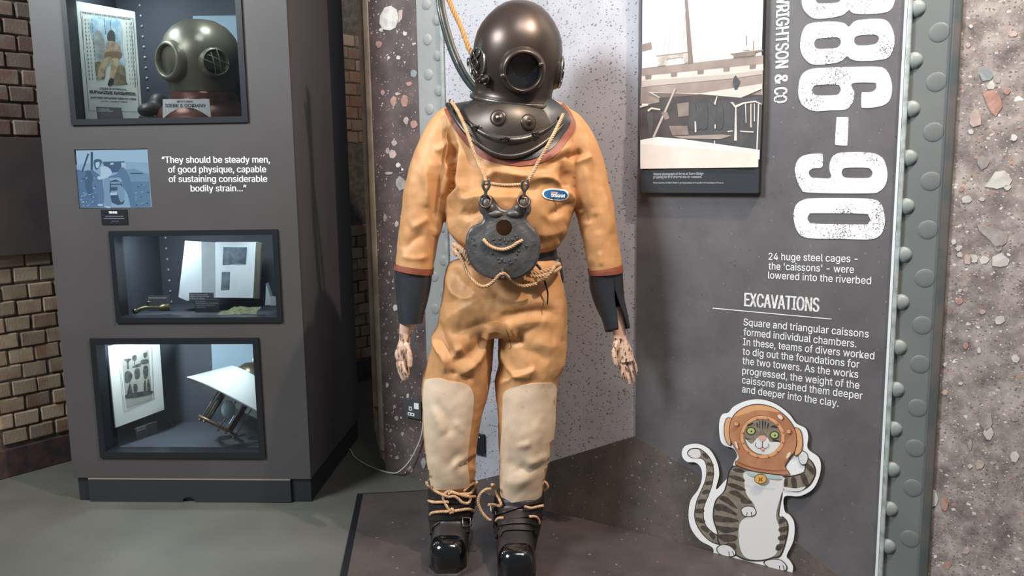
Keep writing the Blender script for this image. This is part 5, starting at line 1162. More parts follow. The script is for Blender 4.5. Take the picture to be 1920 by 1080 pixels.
R = aring(rows); mb = MB(); seg = 44; vs = []; sfc = []
for i, (c, ax, ay) in enumerate(R):
    t_ = i / (len(R) - 1); g = max(0.0, (t_ - .28)) * .62; mid_a = -math.pi / 2 + math.radians(22)          # split faces the camera, right of centre
    for lay_ in (1, .95):
        for k in range(seg + 1):
            a = mid_a + g + (2 * math.pi - 2 * g) * k / seg; vs.append(c + ax * math.cos(a) * lay_ + ay * math.sin(a) * lay_ + Vector((0, 0, -.012 * t_ * math.cos(a - mid_a - 2.6))))
W_ = seg + 1
for i in range(len(R) - 1):
    for l in (0, 1):
        for k in range(seg):
            a = (i * 2 + l) * W_ + k; b_ = a + 2 * W_; sfc.append((a, a + 1, b_ + 1, b_) if l == 0 else (a, b_, b_ + 1, a + 1))
    for k in (0, seg): a = i * 2 * W_ + k; sfc.append((a, a + W_, a + 3 * W_, a + 2 * W_))
i = len(R) - 1
for k in range(seg): a = i * 2 * W_ + k; sfc.append((a, a + 1, a + 1 + W_, a + W_))
mb.add(vs, sfc, M_rub, True); o = mb.build('rubber_sleeve', man); o['label'] = 'black rubber sleeve split open at the wrist'

# ---- hands
def hand(name, spec, fingers, m, lbl):
    q = MB(); R = aring(spec[0]); loft(q, R, m, 20, 2.2)
    for ch in fingers: capsule(q, [(P(x, y, Y), r) for x, y, Y, r in ch], m, 10)
    for (x, y, Y, rx, ry, rz) in spec[1]: ball(q, P(x, y, Y), (rx, ry, rz), m, 16)
    co, no, fs = remesh(q, .0016, 2); o = from_np(co, fs, m).build(name, man); o['label'] = lbl; return o
def handmat(name, dark, lo, hi):
    m = bpy.data.materials.new(name); m.use_nodes = True; nt = m.node_tree; b = fix_up(nt); tc = N(nt, 'ShaderNodeTexCoord'); v = tc.outputs['Object']
    mp = N(nt, 'ShaderNodeMapping'); mp.inputs['Scale'].default_value = (1.6, 1.6, .7); nt.links.new(v, mp.inputs[0])
    c = ramp(nt, noise_n(nt, mp.outputs[0], 62, 4, .6).outputs['Fac'], [(lo, dark), (hi, 'd8b49c')]).outputs['Color']
    sz = N(nt, 'ShaderNodeSeparateXYZ'); nt.links.new(v, sz.inputs[0])
    zt = P(1160, 632, 2.83).z if 'drawn' in name else P(1160, 618, 2.83).z
    c = mixc(nt, math_n(nt, 'GREATER_THAN', sz.outputs[2], zt - ROOTS['diver_mannequin'].z), c, 'dcb096'); nt.links.new(c, b.inputs['Base Color']); b.inputs['Roughness'].default_value = .5; return m
YH = 2.815
hand('right_hand', ([(770, 590, 15, .024, 2.83), (763, 608, 13.5, .021, 2.825), (760, 622, 11.5, .018, 2.82), (758.5, 637, 10.5, .017, 2.818), (757, 648, 12, .018, YH), (755, 662, 13.5, .018, YH), (754, 674, 12.5, .016, YH)], [(750, 664, YH, .019, .015, .024)]),
     [[(749, 668, YH + .008, .0095), (747, 682, YH + .010, .0085), (750, 697, YH + .008, .0078), (756, 711, YH + .005, .0065)],
      [(752, 670, YH - .004, .0095), (751, 685, YH - .008, .0088), (755, 699, YH - .010, .008), (760, 710, YH - .008, .0068)],
      [(757, 672, YH - .004, .009), (757, 686, YH - .012, .0084), (760, 697, YH - .016, .0078), (763, 705, YH - .014, .0066)],
      [(762, 672, YH + .006, .008), (763, 684, YH + .004, .0074), (764, 694, YH, .0066), (765, 701, YH, .006)],
      [(762, 648, YH - .010, .012), (766, 660, YH - .018, .0115), (768, 673, YH - .022, .0105), (768.5, 685, YH - .022, .0088)]], handmat('right_hand_skin', '6a4636', .38, .52), 'right hand of the mannequin, stained brown at the wrist')
hand('left_hand', ([(1150, 575, 17, .026, 2.84), (1157, 600, 14.5, .022, 2.83), (1161, 622, 12.5, .019, 2.825), (1163, 636, 12.5, .017, 2.822), (1166, 650, 16, .017, 2.82), (1170, 666, 18, .016, 2.818), (1172, 678, 17, .015, 2.815)], [(1156, 650, 2.812, .012, .012, .02)]),
     [[(1160, 674, 2.812, .0082), (1166, 692, 2.806, .0076), (1169, 705, 2.804, .0068), (1171, 714, 2.804, .0056)],
      [(1168, 678, 2.815, .0082), (1175, 695, 2.81, .0077), (1178, 709, 2.808, .0069), (1180, 719, 2.81, .0057)],
      [(1177, 676, 2.82, .0080), (1183.5, 693, 2.818, .0074), (1186, 706, 2.818, .0067), (1187, 715, 2.82, .0055)],
      [(1184, 670, 2.828, .0072), (1190.5, 684, 2.828, .0066), (1193, 695, 2.83, .006), (1193.5, 703, 2.832, .005)],
      [(1155, 645, 2.808, .0115), (1151, 660, 2.80, .0098), (1153, 673, 2.796, .0088), (1156, 685, 2.796, .0072)]], handmat('left_hand_drawn_skin', '4a3028', .40, .50), 'left hand of the mannequin with dark painted tendons')

# ---- waist belt
mb = MB(); wst = [(455, 872, 1040, 2.89, .115), (470, 864, 1044, 2.89, .12), (488, 862, 1046, 2.89, .12), (502, 862, 1045, 2.89, .115)]
loft(mb, [hring(*r) for r in interp(wst, 3)], M_rub, 40, 2.4); mb.build('waist_belt', man)
mb = MB(); loft(mb, [hring(484, 1030, 1052, 2.87, .03), hring(500, 1030, 1054, 2.87, .035), hring(520, 1036, 1057, 2.87, .035), hring(529, 1044, 1056, 2.87, .03)], M_rub, 20, 3); mb.build('knife_sheath', man)
mb = MB(); tube(mb, cr([P(1002, 492, 2.745), P(1014, 506, 2.735), P(1022, 530, 2.73), P(1027, 550, 2.73), P(1026, 571, 2.73)], 6, False), lambda t: .0055 * (1 - .6 * t), M_blackm, 8); mb.build('strap_tail', man)

# ---- breastplate and helmet
BRZ = mat('bronze_breastplate', '5d534a', .42, .6, '4a423b', 6, .35, .65, .12, 22, .003, spec=.5)
BRZ2 = mat('bronze_helmet', '584b43', .35, .62, '4a3f39', 3.5, .35, .65, .05, 18, .002, spec=.5)
BRZ3 = mat('bronze_edge', '5c5650', .36, .75, '4a4541', 22)
nc = P(957, 188, 2.905)                                     # neck centre
tilt = Matrix.Rotation(math.radians(5), 3, 'Y')
def bp_pt(th, t_, prof):                                    # saddle-shaped breastplate; t 0 neck .. 1 flange
    cth, sth = math.cos(th), math.sin(th)                   # th = -90 deg is the front
    a = .131 + (.212 - .131) * t_ ** .8; b_ = .131 + (.178 - .131) * t_
    drop = (.018 + .165 * sth * sth) * t_ ** (1.0 + .35 * sth * sth)
    bul = prof * math.sin(math.pi * min(1, t_ * .9 + .1)) * sth * sth
    p = Vector((a * cth, (b_ + bul) * sth, -.012 - drop)); p = tilt @ p
    return nc + p
def bplate(name, ts, off, m, parent):
    mb = MB(); seg = 72; vs = []; fs = []
    for t_ in ts:
        for k in range(seg): vs.append(bp_pt(2 * math.pi * k / seg, t_, .035) )
    for i in range(len(ts) - 1):
        for k in range(seg): fs.append((i * seg + k, i * seg + (k + 1) % seg, (i + 1) * seg + (k + 1) % seg, (i + 1) * seg + k))
    mb.add(vs, fs, m, True); return mb
mb = bplate('b', [0, .08, .2, .32, .44, .56, .66, .76, .86, .93, 1.0], 0, BRZ, man)
plate = mb.build('breastplate', man)
def rim(t0, dr, r, m, name, parent, th0=0, th1=2 * math.pi, n=80, flat=None):
    pts = []
    for k in range(n + (0 if th1 - th0 > 6.28 else 1)):
        th = th0 + (th1 - th0) * k / n; p = bp_pt(th, t0, .035); pts.append(p + Vector((0, 0, dr)) + Vector((math.cos(th), math.sin(th), 0)) * .002)
    mb = MB()
    if flat:
        vs = []; fs = []; n_ = len(pts)
        for p, k in zip(pts, range(n_)):
            th = th0 + (th1 - th0) * k / n; q = bp_pt(th, t0 + flat, .035); o_ = Vector((math.cos(th) * .3, math.sin(th) * .7, .6)).normalized() * r
            for w_ in (p, p + o_, q + o_, q): vs.append(w_)
        for k in range(n_):
            j = (k + 1) % n_
            for a, b_ in ((0, 1), (1, 2), (2, 3)): fs.append((k * 4 + a, k * 4 + b_, j * 4 + b_, j * 4 + a))
        mb.add(vs, fs, m, True)
    else: tube(mb, pts, r, m, 10, True)
    return mb.build(name, parent)
rim(1.0, 0, .0085, BRZ3, 'rolled_flange', plate); rim(.74, 0, .006, BRZ3, 'clamping_strap', plate, flat=.10)
for k, a in enumerate((-172, -150, -122, -92, -62, -32, -8, 30, 90, 150)):
    th = math.radians(a); p = bp_pt(th, .79, .035); n_ = Vector((math.cos(th) * .5, math.sin(th) * .7, .6)).normalized()
    mb = MB(); lathe(mb, p + n_ * .003, n_, [(.010, 0), (.010, .004), (.0055, .005), (.0055, .013), (.003, .016), (.0005, .017)], BRZ3, 10)
    for s_ in (-1, 1):
        tg = Vector((-math.sin(th), math.cos(th), 0)); tube(mb, [p + n_ * .009, p + n_ * .014 + tg * .017 * s_], .0035, BRZ3, 8)
    mb.build('wing_nut', plate)
for (x, y) in ((934, 221), (991, 229)):
    vs_ = [Vector(plate.data.vertices[i].co) + ROOTS['diver_mannequin'] for i in range(len(plate.data.vertices))]
    if (x, y) == (934, 221): BVP = BVHTree.FromPolygons(vs_, [tuple(p.vertices) for p in plate.data.polygons])
    h = BVP.ray_cast(CAM, ray(x, y).normalized()); n_ = h[1] if h[1].dot(ray(x, y)) < 0 else -h[1]
    mb = MB(); lathe(mb, h[0] - n_ * .002, n_, [(.027, 0), (.027, .004), (.020, .006), (.008, .0065), (.007, .012), (.0005, .013)], BRZ2, 28); mb.build('round_boss', plate)
    if x == 934: mb = MB(); ball(mb, h[0] + n_ * .011, (.0045,) * 3, M_white, 10); mb.build('boss_pin', plate)
# bonnet
rm = Matrix.Rotation(math.radians(7), 3, 'Z') @ Matrix.Rotation(math.radians(11), 3, 'X') @ Matrix.Rotation(math.radians(6), 3, 'Y')
UPh = rm @ Vector((0, 0, 1)); FRh = rm @ Vector((0, -1, 0)); RTh = rm @ Vector((1, 0, 0))
hb_ = P(961, 187, 2.895)
prof = [(.142, -.004), (.143, .004), (.137, .010), (.134, .020), (.133, .035), (.137, .055), (.1445, .085), (.150, .12), (.1515, .15), (.1495, .18), (.144, .21), (.131, .24), (.112, .268), (.089, .293), (.062, .313), (.036, .323), (.016, .3265), (.001, .327)]
pz = [(r, h_) for r, h_ in prof]
mb = MB(); lathe(mb, hb_, UPh, pz, BRZ2, 72, FRh)
helm = mb.build('diving_helmet', man)
mb = MB(); lathe(mb, hb_, UPh, [(.136, .006), (.146, .006), (.148, .001), (.148, -.006), (.144, -.010), (.136, -.010)], mat('bronze_ring_bright', '857e76', .3, .8, '6b655f', 20), 72, FRh); mb.build('neck_ring', helm)
BVh = BVHTree.FromPolygons([Vector(v.co) + ROOTS['diver_mannequin'] for v in helm.data.vertices], [tuple(p.vertices) for p in helm.data.polygons])
def aim_px(x, y):
    h = BVh.ray_cast(CAM, ray(x, y).normalized()); return h[0]
M_fg = mat('face_glass', '2b2c2f', .12, 0, '34373c', 3, spec=.7)
c = aim_px(980, 133); ax = hb_ + UPh * ((c - hb_).dot(UPh)); d = (c - ax); d = (d.normalized() + FRh * .55 - UPh * .05).normalized()
f = porthole(helm, c + d * -.004, d, .0595, BRZ2, BRZ2, M_fg, .026, 0, False, None, True)
x = Vector((1, 0, 0)); x = (x - d * x.dot(d)).normalized(); y = d.cross(x)
for px__, py__ in ((942, 142), (1014, 121)):
    q = ray(px__, py__); t_ = (c + d * .022 - CAM).dot(d) / q.dot(d); p = CAM + q * t_
    mb = MB(); tube(mb, [p - d * .02, p + d * .006], .006, BRZ3, 10); ball(mb, p + d * .008, (.0095,) * 3, BRZ3, 12); mb.build('stud', f)
for s_, px__, py__ in ((-1, 903, 121), (1, 1046, 130)):
    base = hb_ + UPh * .110 + RTh * s_ * (.127 if s_ < 0 else .138) + FRh * (.045 if s_ < 0 else .02)
    d2 = (RTh * s_ + FRh * (.42 if s_ < 0 else .14)).normalized()
    mb = MB(); lathe(mb, base, d2, [(.062, -.03), (.060, .0), (.056, .006), (.052, .010), (.048, .008), (.046, .002), (.0005, .002)], BRZ2, 36)
    mb.build('side_window', helm); f2 = helm
    mb = MB(); lathe(mb, base + d2 * .003, d2, [(.046, 0), (.0005, .001)], M_fg, 28); mb.build('window_glass', f2)
    xx = UPh; yy = d2.cross(xx).normalized(); gb = mat('grille_bar', '8d8b84', .3, .8)
    mb = MB(); lathe(mb, base + d2 * .012, d2, [(.048, 0), (.052, .005), (.056, 0), (.052, -.005), (.048, 0)], gb, 32)
    for sg_ in (-1, 1):
        for off_ in (0.0, math.pi):
            pts = [base + d2 * (.014 + .007 * (1 - (k / 8 - 1) ** 2)) + xx * .052 * (k / 8 - 1) * .98 + yy * .021 * math.sin(math.pi * (k / 8) * 1.0 * 1.5 + off_) * sg_ * (1.0) for k in range(17)]
            tube(mb, pts, .0035, gb, 8)
    mb.build('window_grille', f2)
# exhaust valve and inlet on the bonnet side
p = aim_px(914, 150); n_ = (p - hb_); n_ = (n_ - UPh * n_.dot(UPh)).normalized()
mb = MB(); lathe(mb, p - n_ * .004, n_, [(.013, 0), (.013, .010), (.018, .012), (.018, .018), (.008, .022), (.008, .03), (.0005, .031)], BRZ3, 16)
for a in range(4):
    q = p + n_ * .02 + (UPh * math.cos(a * 1.57 + .6) + n_.cross(UPh) * math.sin(a * 1.57 + .6)) * .016; ball(mb, q, (.006,) * 3, BRZ3, 8)
mb.build('exhaust_valve', helm)
mb = MB(); q = P(886, 116, 2.90); tube(mb, [q + Vector((.02, 0, 0)), q - Vector((.014, 0, 0))], .006, BRZ3, 10); lathe(mb, q - Vector((.010, 0, 0)), (-1, -.3, 0), [(.004, 0), (.014, .002), (.014, .007), (.0005, .010)], BRZ3, 16); mb.build('side_knob', helm)

# ---- air hose and hanging rope, held from above
mb = MB(); hp = [P(812, -190, 2.99), P(816, -80, 2.99), P(822, 0, 2.98), P(829, 40, 2.97), P(843, 88, 2.96), P(860, 128, 2.95), P(877, 155, 2.94), P(893, 172, 2.93), P(905, 178, 2.93)]
tube(mb, cr(hp, 10, False), .0095, mat('hose_rubber', '37423f', .25, .1, coat=.4), 14); tube(mb, [p + Vector((.013, .008, .003)) for p in cr(hp, 10, False)], .0075, mat('hose_wrap', '6c685f', .5), 10)
tag(mb.build('air_hose'), 'dark glossy air hose curving down to the back of the copper helmet', 'hose')
mb = MB(); rope(mb, [P(790, -140, 3.0), P(842, 0, 2.985), P(864, 50, 2.975), P(880, 92, 2.965), P(888, 104, 2.96)], .0095, M_rope2, .042)
tag(mb.build('hanging_rope'), 'thick orange twisted rope hanging behind the left side of the helmet', 'rope')

# ---- chest weight
def wz(l): return [(780 + x / 3.374, 280 + y / 3.374) for x, y in l]
YW = 2.665; WPl = Plane(P(942, 520, YW), Vector((1, 0, 0)), Vector((0, .05, 1)))
WT = thing('chest_weight', P(941, 526, 2.70), 'heavy grey lead chest weight with a round hole, roped to the diver\'s front', 'weight')
LEAD = mat('cast_lead', '5d5c5b', .40, .25, '4c4a49', 16, .35, .65, .8, 46, .004)
out = S3(wz([(412, 300), (395, 345), (402, 395), (424, 425), (412, 462), (352, 488), (320, 540), (311, 620), (330, 700), (372, 765), (435, 808), (545, 830), (650, 818), (722, 778), (766, 720), (788, 640), (786, 570), (757, 510), (716, 468), (702, 432), (728, 395), (725, 345), (702, 308), (668, 312), (640, 340), (610, 370), (572, 380), (535, 368), (505, 330), (480, 296), (445, 290)]), 4)
ol = [Vector(WPl.hit(*p)) for p in out]; hc_ = Vector(WPl.hit(780 + 557 / 3.374, 280 + 495 / 3.374)); hr = S(15.5, YW)
cen = Vector(WPl.hit(942, 465))
def inset(l, d_):
    n = len(l); r = []
    ar = sum(l[i - 1].cross(l[i]) for i in range(n)); s_ = 1 if ar > 0 else -1
    for i in range(n):
        t_ = (l[(i + 1) % n] - l[i - 1]).normalized(); r.append(l[i] + Vector((-t_.y, t_.x)) * s_ * d_)
    return r
mb = MB(); n = len(ol); TH = .022
rings_ = [(0, -TH), (-.0, -.010), (.003, -.004), (.008, -.0005)]
prev = None
for d_, z_ in rings_:
    cur = [WPl.at(p.x, p.y, z_) for p in inset(ol, d_)]
    if prev: mb.add(prev + cur, [(i, (i + 1) % n, n + (i + 1) % n, n + i) for i in range(n)], LEAD, True)
    prev = cur
i8 = inset(ol, .008); hh = [hc_ + Vector((math.cos(2 * math.pi * k / 28), math.sin(2 * math.pi * k / 28))) * hr for k in range(28)]
inner = []
s_ = .011; x0 = min(p.x for p in i8); x1 = max(p.x for p in i8); y0 = min(p.y for p in i8); y1 = max(p.y for p in i8)
def inpoly(p, l):
    c = False; j = len(l) - 1
    for i in range(len(l)):
        if (l[i].y > p.y) != (l[j].y > p.y) and p.x < (l[j].x - l[i].x) * (p.y - l[i].y) / (l[j].y - l[i].y) + l[i].x: c = not c
        j = i
    return c
yy = y0
while yy < y1:
    xx = x0
    while xx < x1:
        p = Vector((xx, yy))
        if inpoly(p, i8) and (p - hc_).length > hr + .006 and min((q - p).length for q in i8) > .006: inner.append(p)
        xx += s_
    yy += s_
vv, ee, ff, *_ = delaunay_2d_cdt(i8 + hh + inner, [(i, (i + 1) % n) for i in range(n)] + [(n + i, n + (i + 1) % 28) for i in range(28)], [], 0, 1e-6)
def dz_(p):
    e_ = min((q - p).length for q in i8); return .010 * (1 - math.exp(-(e_ / .03) ** 2)) + .0022 * noise.noise(Vector((p.x * 40, p.y * 40, 0))) * min(1, e_ / .01)
fs_ = []
for f_ in ff:
    c_m = sum((vv[i] for i in f_), Vector((0, 0))) / len(f_)
    if inpoly(c_m, i8) and (c_m - hc_).length > hr * .97:
        a = (vv[f_[1]] - vv[f_[0]]).cross(vv[f_[2]] - vv[f_[0]]); fs_.append(list(f_) if a > 0 else list(f_)[::-1])
mb.add([WPl.at(p.x, p.y, -.0005 + dz_(p)) for p in vv], fs_, LEAD, True)
mb.add([WPl.at(p.x, p.y, -.0005 + dz_(p)) for p in hh] + [WPl.at(p.x, p.y, -TH) for p in hh], [(i, i + 28, (i + 1) % 28 + 28, (i + 1) % 28) for i in range(28)], LEAD, True)
prism(mb, WPl, [[tuple(p) for p in ol], [tuple(p) for p in hh]], -TH, -TH, LEAD)
mb.build('lead_body', WT)
def wp(x, y, off=.012): u, v = WPl.hit(780 + x / 3.374, 280 + y / 3.374); return WPl.at(u, v, off)
lugm = mat('lug_iron', '55504c', .45, .5, '6d6862', 30, bump=.6, bscale=60)
for cx in (440, 682):
    mb = MB(); tube(mb, [wp(cx + 38 * math.cos(t_), 330 + 38 * math.sin(t_), .016 + .004 * math.sin(t_)) for t_ in [2 * math.pi * k / 24 for k in range(24)]], .0038, mat('ring_copper_iron', '6e5a50', .35, .7), 8, True); mb.build('iron_ring', WT)
    mb = MB(); s = 1 if cx < 500 else -1
    ball(mb, wp(cx + 10 * s, 345, .004), (.017, .013, .022), lugm, 12); ball(mb, wp(cx + 60 * s, 408, .002), (.026, .012, .013), lugm, 12); ball(mb, wp(cx + 28 * s, 375, .003), (.018, .012, .018), lugm, 12); mb.build('cast_lug', WT)
    mb = MB(); tube(mb, cr([wp(cx, 300, .018), wp(cx + 2, 270, .022), wp(cx - 14, 235, .03), wp(cx - 6, 198, .034)], 5, False), .005, lugm, 8); tube(mb, cr([wp(cx, 300, .018), wp(cx + 2, 270, .022), wp(cx + 24, 235, .03), wp(cx + 20, 190, .034)], 5, False), .005, lugm, 8); mb.build('shackle_hook', WT)
mb = MB()
for (x, y, a) in ((490, 570, 0), (505, 590, 1.5), (530, 565, .6), (530, 592, 1), (560, 575, 1.57), (585, 575, 1.4), (572, 592, 0), (610, 570, .9), (632, 545, .2), (640, 560, 1.3), (520, 690, 1.2), (530, 712, .2), (545, 695, 1.3), (560, 710, .7), (590, 700, 1.4), (600, 718, 0), (615, 640, .5), (640, 660, 1.2), (650, 640, .3), (628, 690, 1), (480, 660, .3), (350, 560, .8), (365, 600, 1.6), (342, 640, .4), (700, 610, .5)):
    dx, dy = 9 * math.cos(a), 9 * math.sin(a); tube(mb, [wp(x - dx, y - dy, .0095), wp(x, y, .0115), wp(x + dx, y + dy, .0095)], .0022, LEAD, 6)
o = mb.build('cast_marks', WT); o['kind'] = 'stuff'; o['label'] = 'worn raised casting marks'
mb = MB(); u, v = WPl.hit(780 + 547 / 3.374, 280 + 780 / 3.374); prism(mb, WPl, [[(u - .006, v - .016), (u + .006, v - .016), (u + .005, v + .015), (u - .005, v + .015)]], .008, .022, lugm); bevel(mb.build('rope_staple', WT), .002)
# ropes tied round the diver
mb = MB(); rope(mb, [wp(428, 568, .013), wp(455, 600, .018), wp(500, 625, .018), wp(550, 632, .018), wp(600, 618, .018), wp(640, 592, .018), wp(674, 575, .013)], .0062, M_rope, .026)
tag(mb.build('handle_rope'), 'short pale rope threaded in a curve through the face of the chest weight', 'rope')
def pz_(x, y, Y): return P(780 + x / 3.374, 280 + y / 3.374, Y)
mb = MB(); rope(mb, [P(893, 60 + 140, 2.80), P(850, 192, 2.80)] if False else [P(846, 190, 2.80), P(858, 208, 2.772), P(872, 238, 2.735), P(884, 272, 2.70), P(894, 302, 2.69), P(908, 330, 2.67), P(912, 346, 2.648)], .0062, M_rope, .028)
tag(mb.build('shoulder_rope'), 'twisted shoulder rope running from the left collar edge to the chest weight', 'rope', 'ropes holding the chest weight')
mb = MB(); rope(mb, [P(1056, 214, 2.80), P(1048, 232, 2.76), P(1036, 256, 2.71), P(1022, 282, 2.69), P(1008, 306, 2.68), P(994, 332, 2.66), P(986, 346, 2.648)], .0062, M_rope, .028)
tag(mb.build('shoulder_rope'), 'twisted shoulder rope running from the right collar edge to the chest weight', 'rope', 'ropes holding the chest weight')
mb = MB(); rope(mb, [pz_(418, 222, 2.655), pz_(440, 214, 2.65), pz_(480, 218, 2.652), pz_(540, 226, 2.655), pz_(600, 226, 2.655), pz_(660, 222, 2.652), pz_(712, 214, 2.65)], .0058, M_rope, .026)
tag(mb.build('cross_rope'), 'horizontal rope joining the two hooks above the chest weight', 'rope')
mb = MB(); rope(mb, [pz_(262, 620, 2.75), pz_(250, 640, 2.735), pz_(285, 690, 2.71), pz_(320, 770, 2.69), pz_(370, 840, 2.68), pz_(425, 868, 2.672), pz_(480, 845, 2.665), pz_(528, 795, 2.655), pz_(545, 786, 2.645), pz_(562, 790, 2.65), pz_(600, 825, 2.675), pz_(660, 862, 2.69), pz_(710, 862, 2.695), pz_(762, 848, 2.70)], .0062, M_rope, .028)
tag(mb.build('waist_rope'), 'rope looping low under the chest weight through its bottom staple', 'rope')
mb = MB(); rope(mb, [pz_(240, 600, 2.80), pz_(262, 612, 2.745), pz_(300, 640, 2.715), pz_(330, 700, 2.71), pz_(345, 725, 2.715)], .0078, M_rope, .032); rope(mb, [pz_(245, 606, 2.81), pz_(240, 640, 2.76), pz_(258, 668, 2.74), pz_(262, 620, 2.74), pz_(300, 655, 2.722), pz_(318, 700, 2.722)], .0065, M_rope, .028)
rope(mb, [pz_(700, 775, 2.725), pz_(760, 782, 2.722), pz_(820, 768, 2.728), pz_(880, 738, 2.75), pz_(905, 728, 2.80)], .0085, M_rope, .034); rope(mb, [pz_(700, 795, 2.72), pz_(770, 805, 2.716), pz_(835, 790, 2.722), pz_(890, 765, 2.755), pz_(912, 745, 2.80)], .0075, M_rope, .03)
rope(mb, [pz_(790, 835, 2.715), pz_(830, 800, 2.705), pz_(865, 760, 2.72), pz_(880, 728, 2.76)], .0065, M_rope, .028)
tag(mb.build('belt_rope'), 'thick doubled rope tied round the diver\'s black waist belt', 'rope')

# ---- boots
LEA = mat('boot_leather', '201b1b', .45, 0, '2a2321', 10, bump=.3, bscale=50); LEA2 = mat('strap_leather', '2e2523', .42, 0, '231d1d', 20, bump=.2, bscale=80)
CAP = mat('lacquered_toecap', '0c0c0e', .12, 0, coat=.8, bump=.18, bscale=35); STL = mat('sole_metal', '8f8d86', .35, .6, '6e6a62', 30); BUC = mat('buckle_steel', '8c8984', .3, .8)
def bz(l): return [(780 + x / 4.91, 860 + y / 4.91) for x, y in l]
def boot(cxp, ytoe, dx, lean, side):
    toe = G(cxp, ytoe, ZF + .02); X0 = toe.x; Yt = toe.y
    b = thing_part = bpy.data.objects.new('boot', bpy.data.meshes.new('boot')); 
    bpy.data.objects.remove(b)
    mb = MB(); q = MB()
    zt = lambda z: ZF + z
    L = [(.0, .050, .012, .03, .030), (.02, .060, .022, .045, .04), (.06, .066, .03, .058, .05), (.11, .066, .04, .070, .06), (.16, .062, .05, .085, .075), (.21, .060, .06, .095, .085), (.26, .052, .055, .09, .08), (.29, .035, .05, .06, .06)]
    rings = []
    for (dy, hw, _, zc, hz) in interp([(a, b_, 0, d_, e_) for a, b_, c_, d_, e_ in L], 3):
        rings.append((Vector((X0 + dx * dy / .29, Yt + .015 + dy, zt(.022) + zc - .01)), Vector((hw, 0, 0)), Vector((0, 0, hz))))
    loft(q, rings, LEA, 28, 2.6)
    Xh = X0 + dx * .6
    yp = lambda y, Y, xl, xr: hring(y, xl, xr, Y, .088)
    for s_ in side['shaft']: pass
    loft(q, [hring(*r) for r in interp(side['shaft'], 3)], LEA, 32, 2.4)
    co, no, fs = remesh(q, .005, 5); body = from_np(co, fs, LEA).build('boot', man); BVb = BVHTree.FromPolygons([Vector(c) for c in co.tolist()], fs)
    # toe cap: squared dome
    c = Vector((X0, Yt + .075, zt(.03))); m2 = MB(); vs = []; fs2 = []; na, ne = 40, 12
    for j in range(ne + 1):
        e_ = math.pi / 2 * j / ne
        for k in range(na):
            a = 2 * math.pi * k / na; ce_, se_ = math.cos(e_) ** .55, math.sin(e_) ** .8
            sx = math.copysign(abs(math.cos(a)) ** .72, math.cos(a)); sy = math.copysign(abs(math.sin(a)) ** .72, math.sin(a))
            vs.append(c + Vector((.0685 * sx * ce_, (.080 if sy < 0 else .07) * sy * ce_, side['ch'] * se_ + (.018 * (1 - se_) * 0)) ))
    for j in range(ne):
        for k in range(na): a = j * na + k; b2 = j * na + (k + 1) % na; fs2.append((a, b2, b2 + na, a + na))
    m2.add(vs, fs2, CAP, True); m2.build('toe_cap', body)
    sole = [(X0 - .035, Yt - .008), (X0 + .035, Yt - .008), (X0 + .066, Yt + .035), (X0 + .070, Yt + .14), (X0 + .062 + dx, Yt + .30), (X0 - .062 + dx, Yt + .30), (X0 - .070, Yt + .14), (X0 - .066, Yt + .035)]
    HP = Plane((0, 0, zt(0)), (1, 0, 0), (0, 1, 0)); m3 = MB(); prism(m3, HP, [sole], .0005, .012, STL); o = fix_normals(m3.build('sole_plate', body)); bevel(o, .002)
    m3 = MB(); prism(m3, HP, [[(x * .985 + X0 * .015, y + .004) for x, y in sole]], .0125, .030, LEA); bevel(fix_normals(m3.build('wood_sole', body)), .004)
    return body, BVb
def strap(body, BVb, outl, off=.006, m=LEA2, step=4):
    mb = MB(); drape(mb, BVb, outl, off, m, step, 3, .002); return mb.build('strap', body)
b1, V1 = boot(838, 1071, .015, 0, {'shaft': [(903, 806, 890, 2.885, .082), (915, 803, 894, 2.885, .088), (940, 804, 892, 2.88, .09), (965, 804, 888, 2.875, .088), (990, 806, 880, 2.87, .08), (1010, 808, 874, 2.86, .06)], 'ch': .088})
b2, V2 = boot(969, 1088, -.010, 0, {'shaft': [(922, 930, 1020, 2.885, .082), (935, 926, 1020, 2.885, .09), (960, 925, 1018, 2.88, .092), (985, 926, 1014, 2.875, .09), (1010, 932, 1008, 2.87, .08), (1030, 936, 1004, 2.86, .06)], 'ch': .088})
b1['label'] = 'right boot, roped, with a shiny black toecap'; b2['label'] = 'left boot, strapped, with a shiny black toecap'
for l in ([(110, 340), (260, 330), (400, 350), (560, 310), (560, 370), (420, 410), (260, 400), (108, 395)], [(115, 520), (300, 495), (480, 488), (545, 470), (548, 520), (470, 545), (300, 560), (120, 570)], [(118, 430), (200, 420), (330, 430), (540, 400), (545, 440), (330, 465), (120, 475)], [(120, 690), (150, 620), (200, 585), (220, 590), (165, 640), (135, 700)]):
    strap(b1, V1, bz(l))
for l in ([(715, 460), (850, 430), (1000, 370), (1180, 335), (1190, 385), (1010, 430), (880, 480), (740, 520)], [(735, 540), (900, 520), (1050, 480), (1160, 475), (1160, 530), (1000, 545), (860, 560), (740, 575)], [(700, 590), (800, 570), (950, 555), (1080, 560), (1135, 560), (1130, 610), (1000, 600), (850, 605), (740, 630), (705, 640)], [(760, 690), (790, 650), (820, 640), (1060, 640), (1120, 680), (1115, 700), (1040, 665), (830, 665), (780, 720)]):
    strap(b2, V2, bz(l), .007)
def hitb(V, x, y, off=.012):
    px1_, py1_ = bz([(x, y)])[0]; d = ray(px1_, py1_).normalized(); h = V.ray_cast(CAM, d)
    return (h[0] - d * off) if h[0] is not None else None
def bz3(x, y, Y): p = bz([(x, y)])[0]; return P(p[0], p[1], Y)
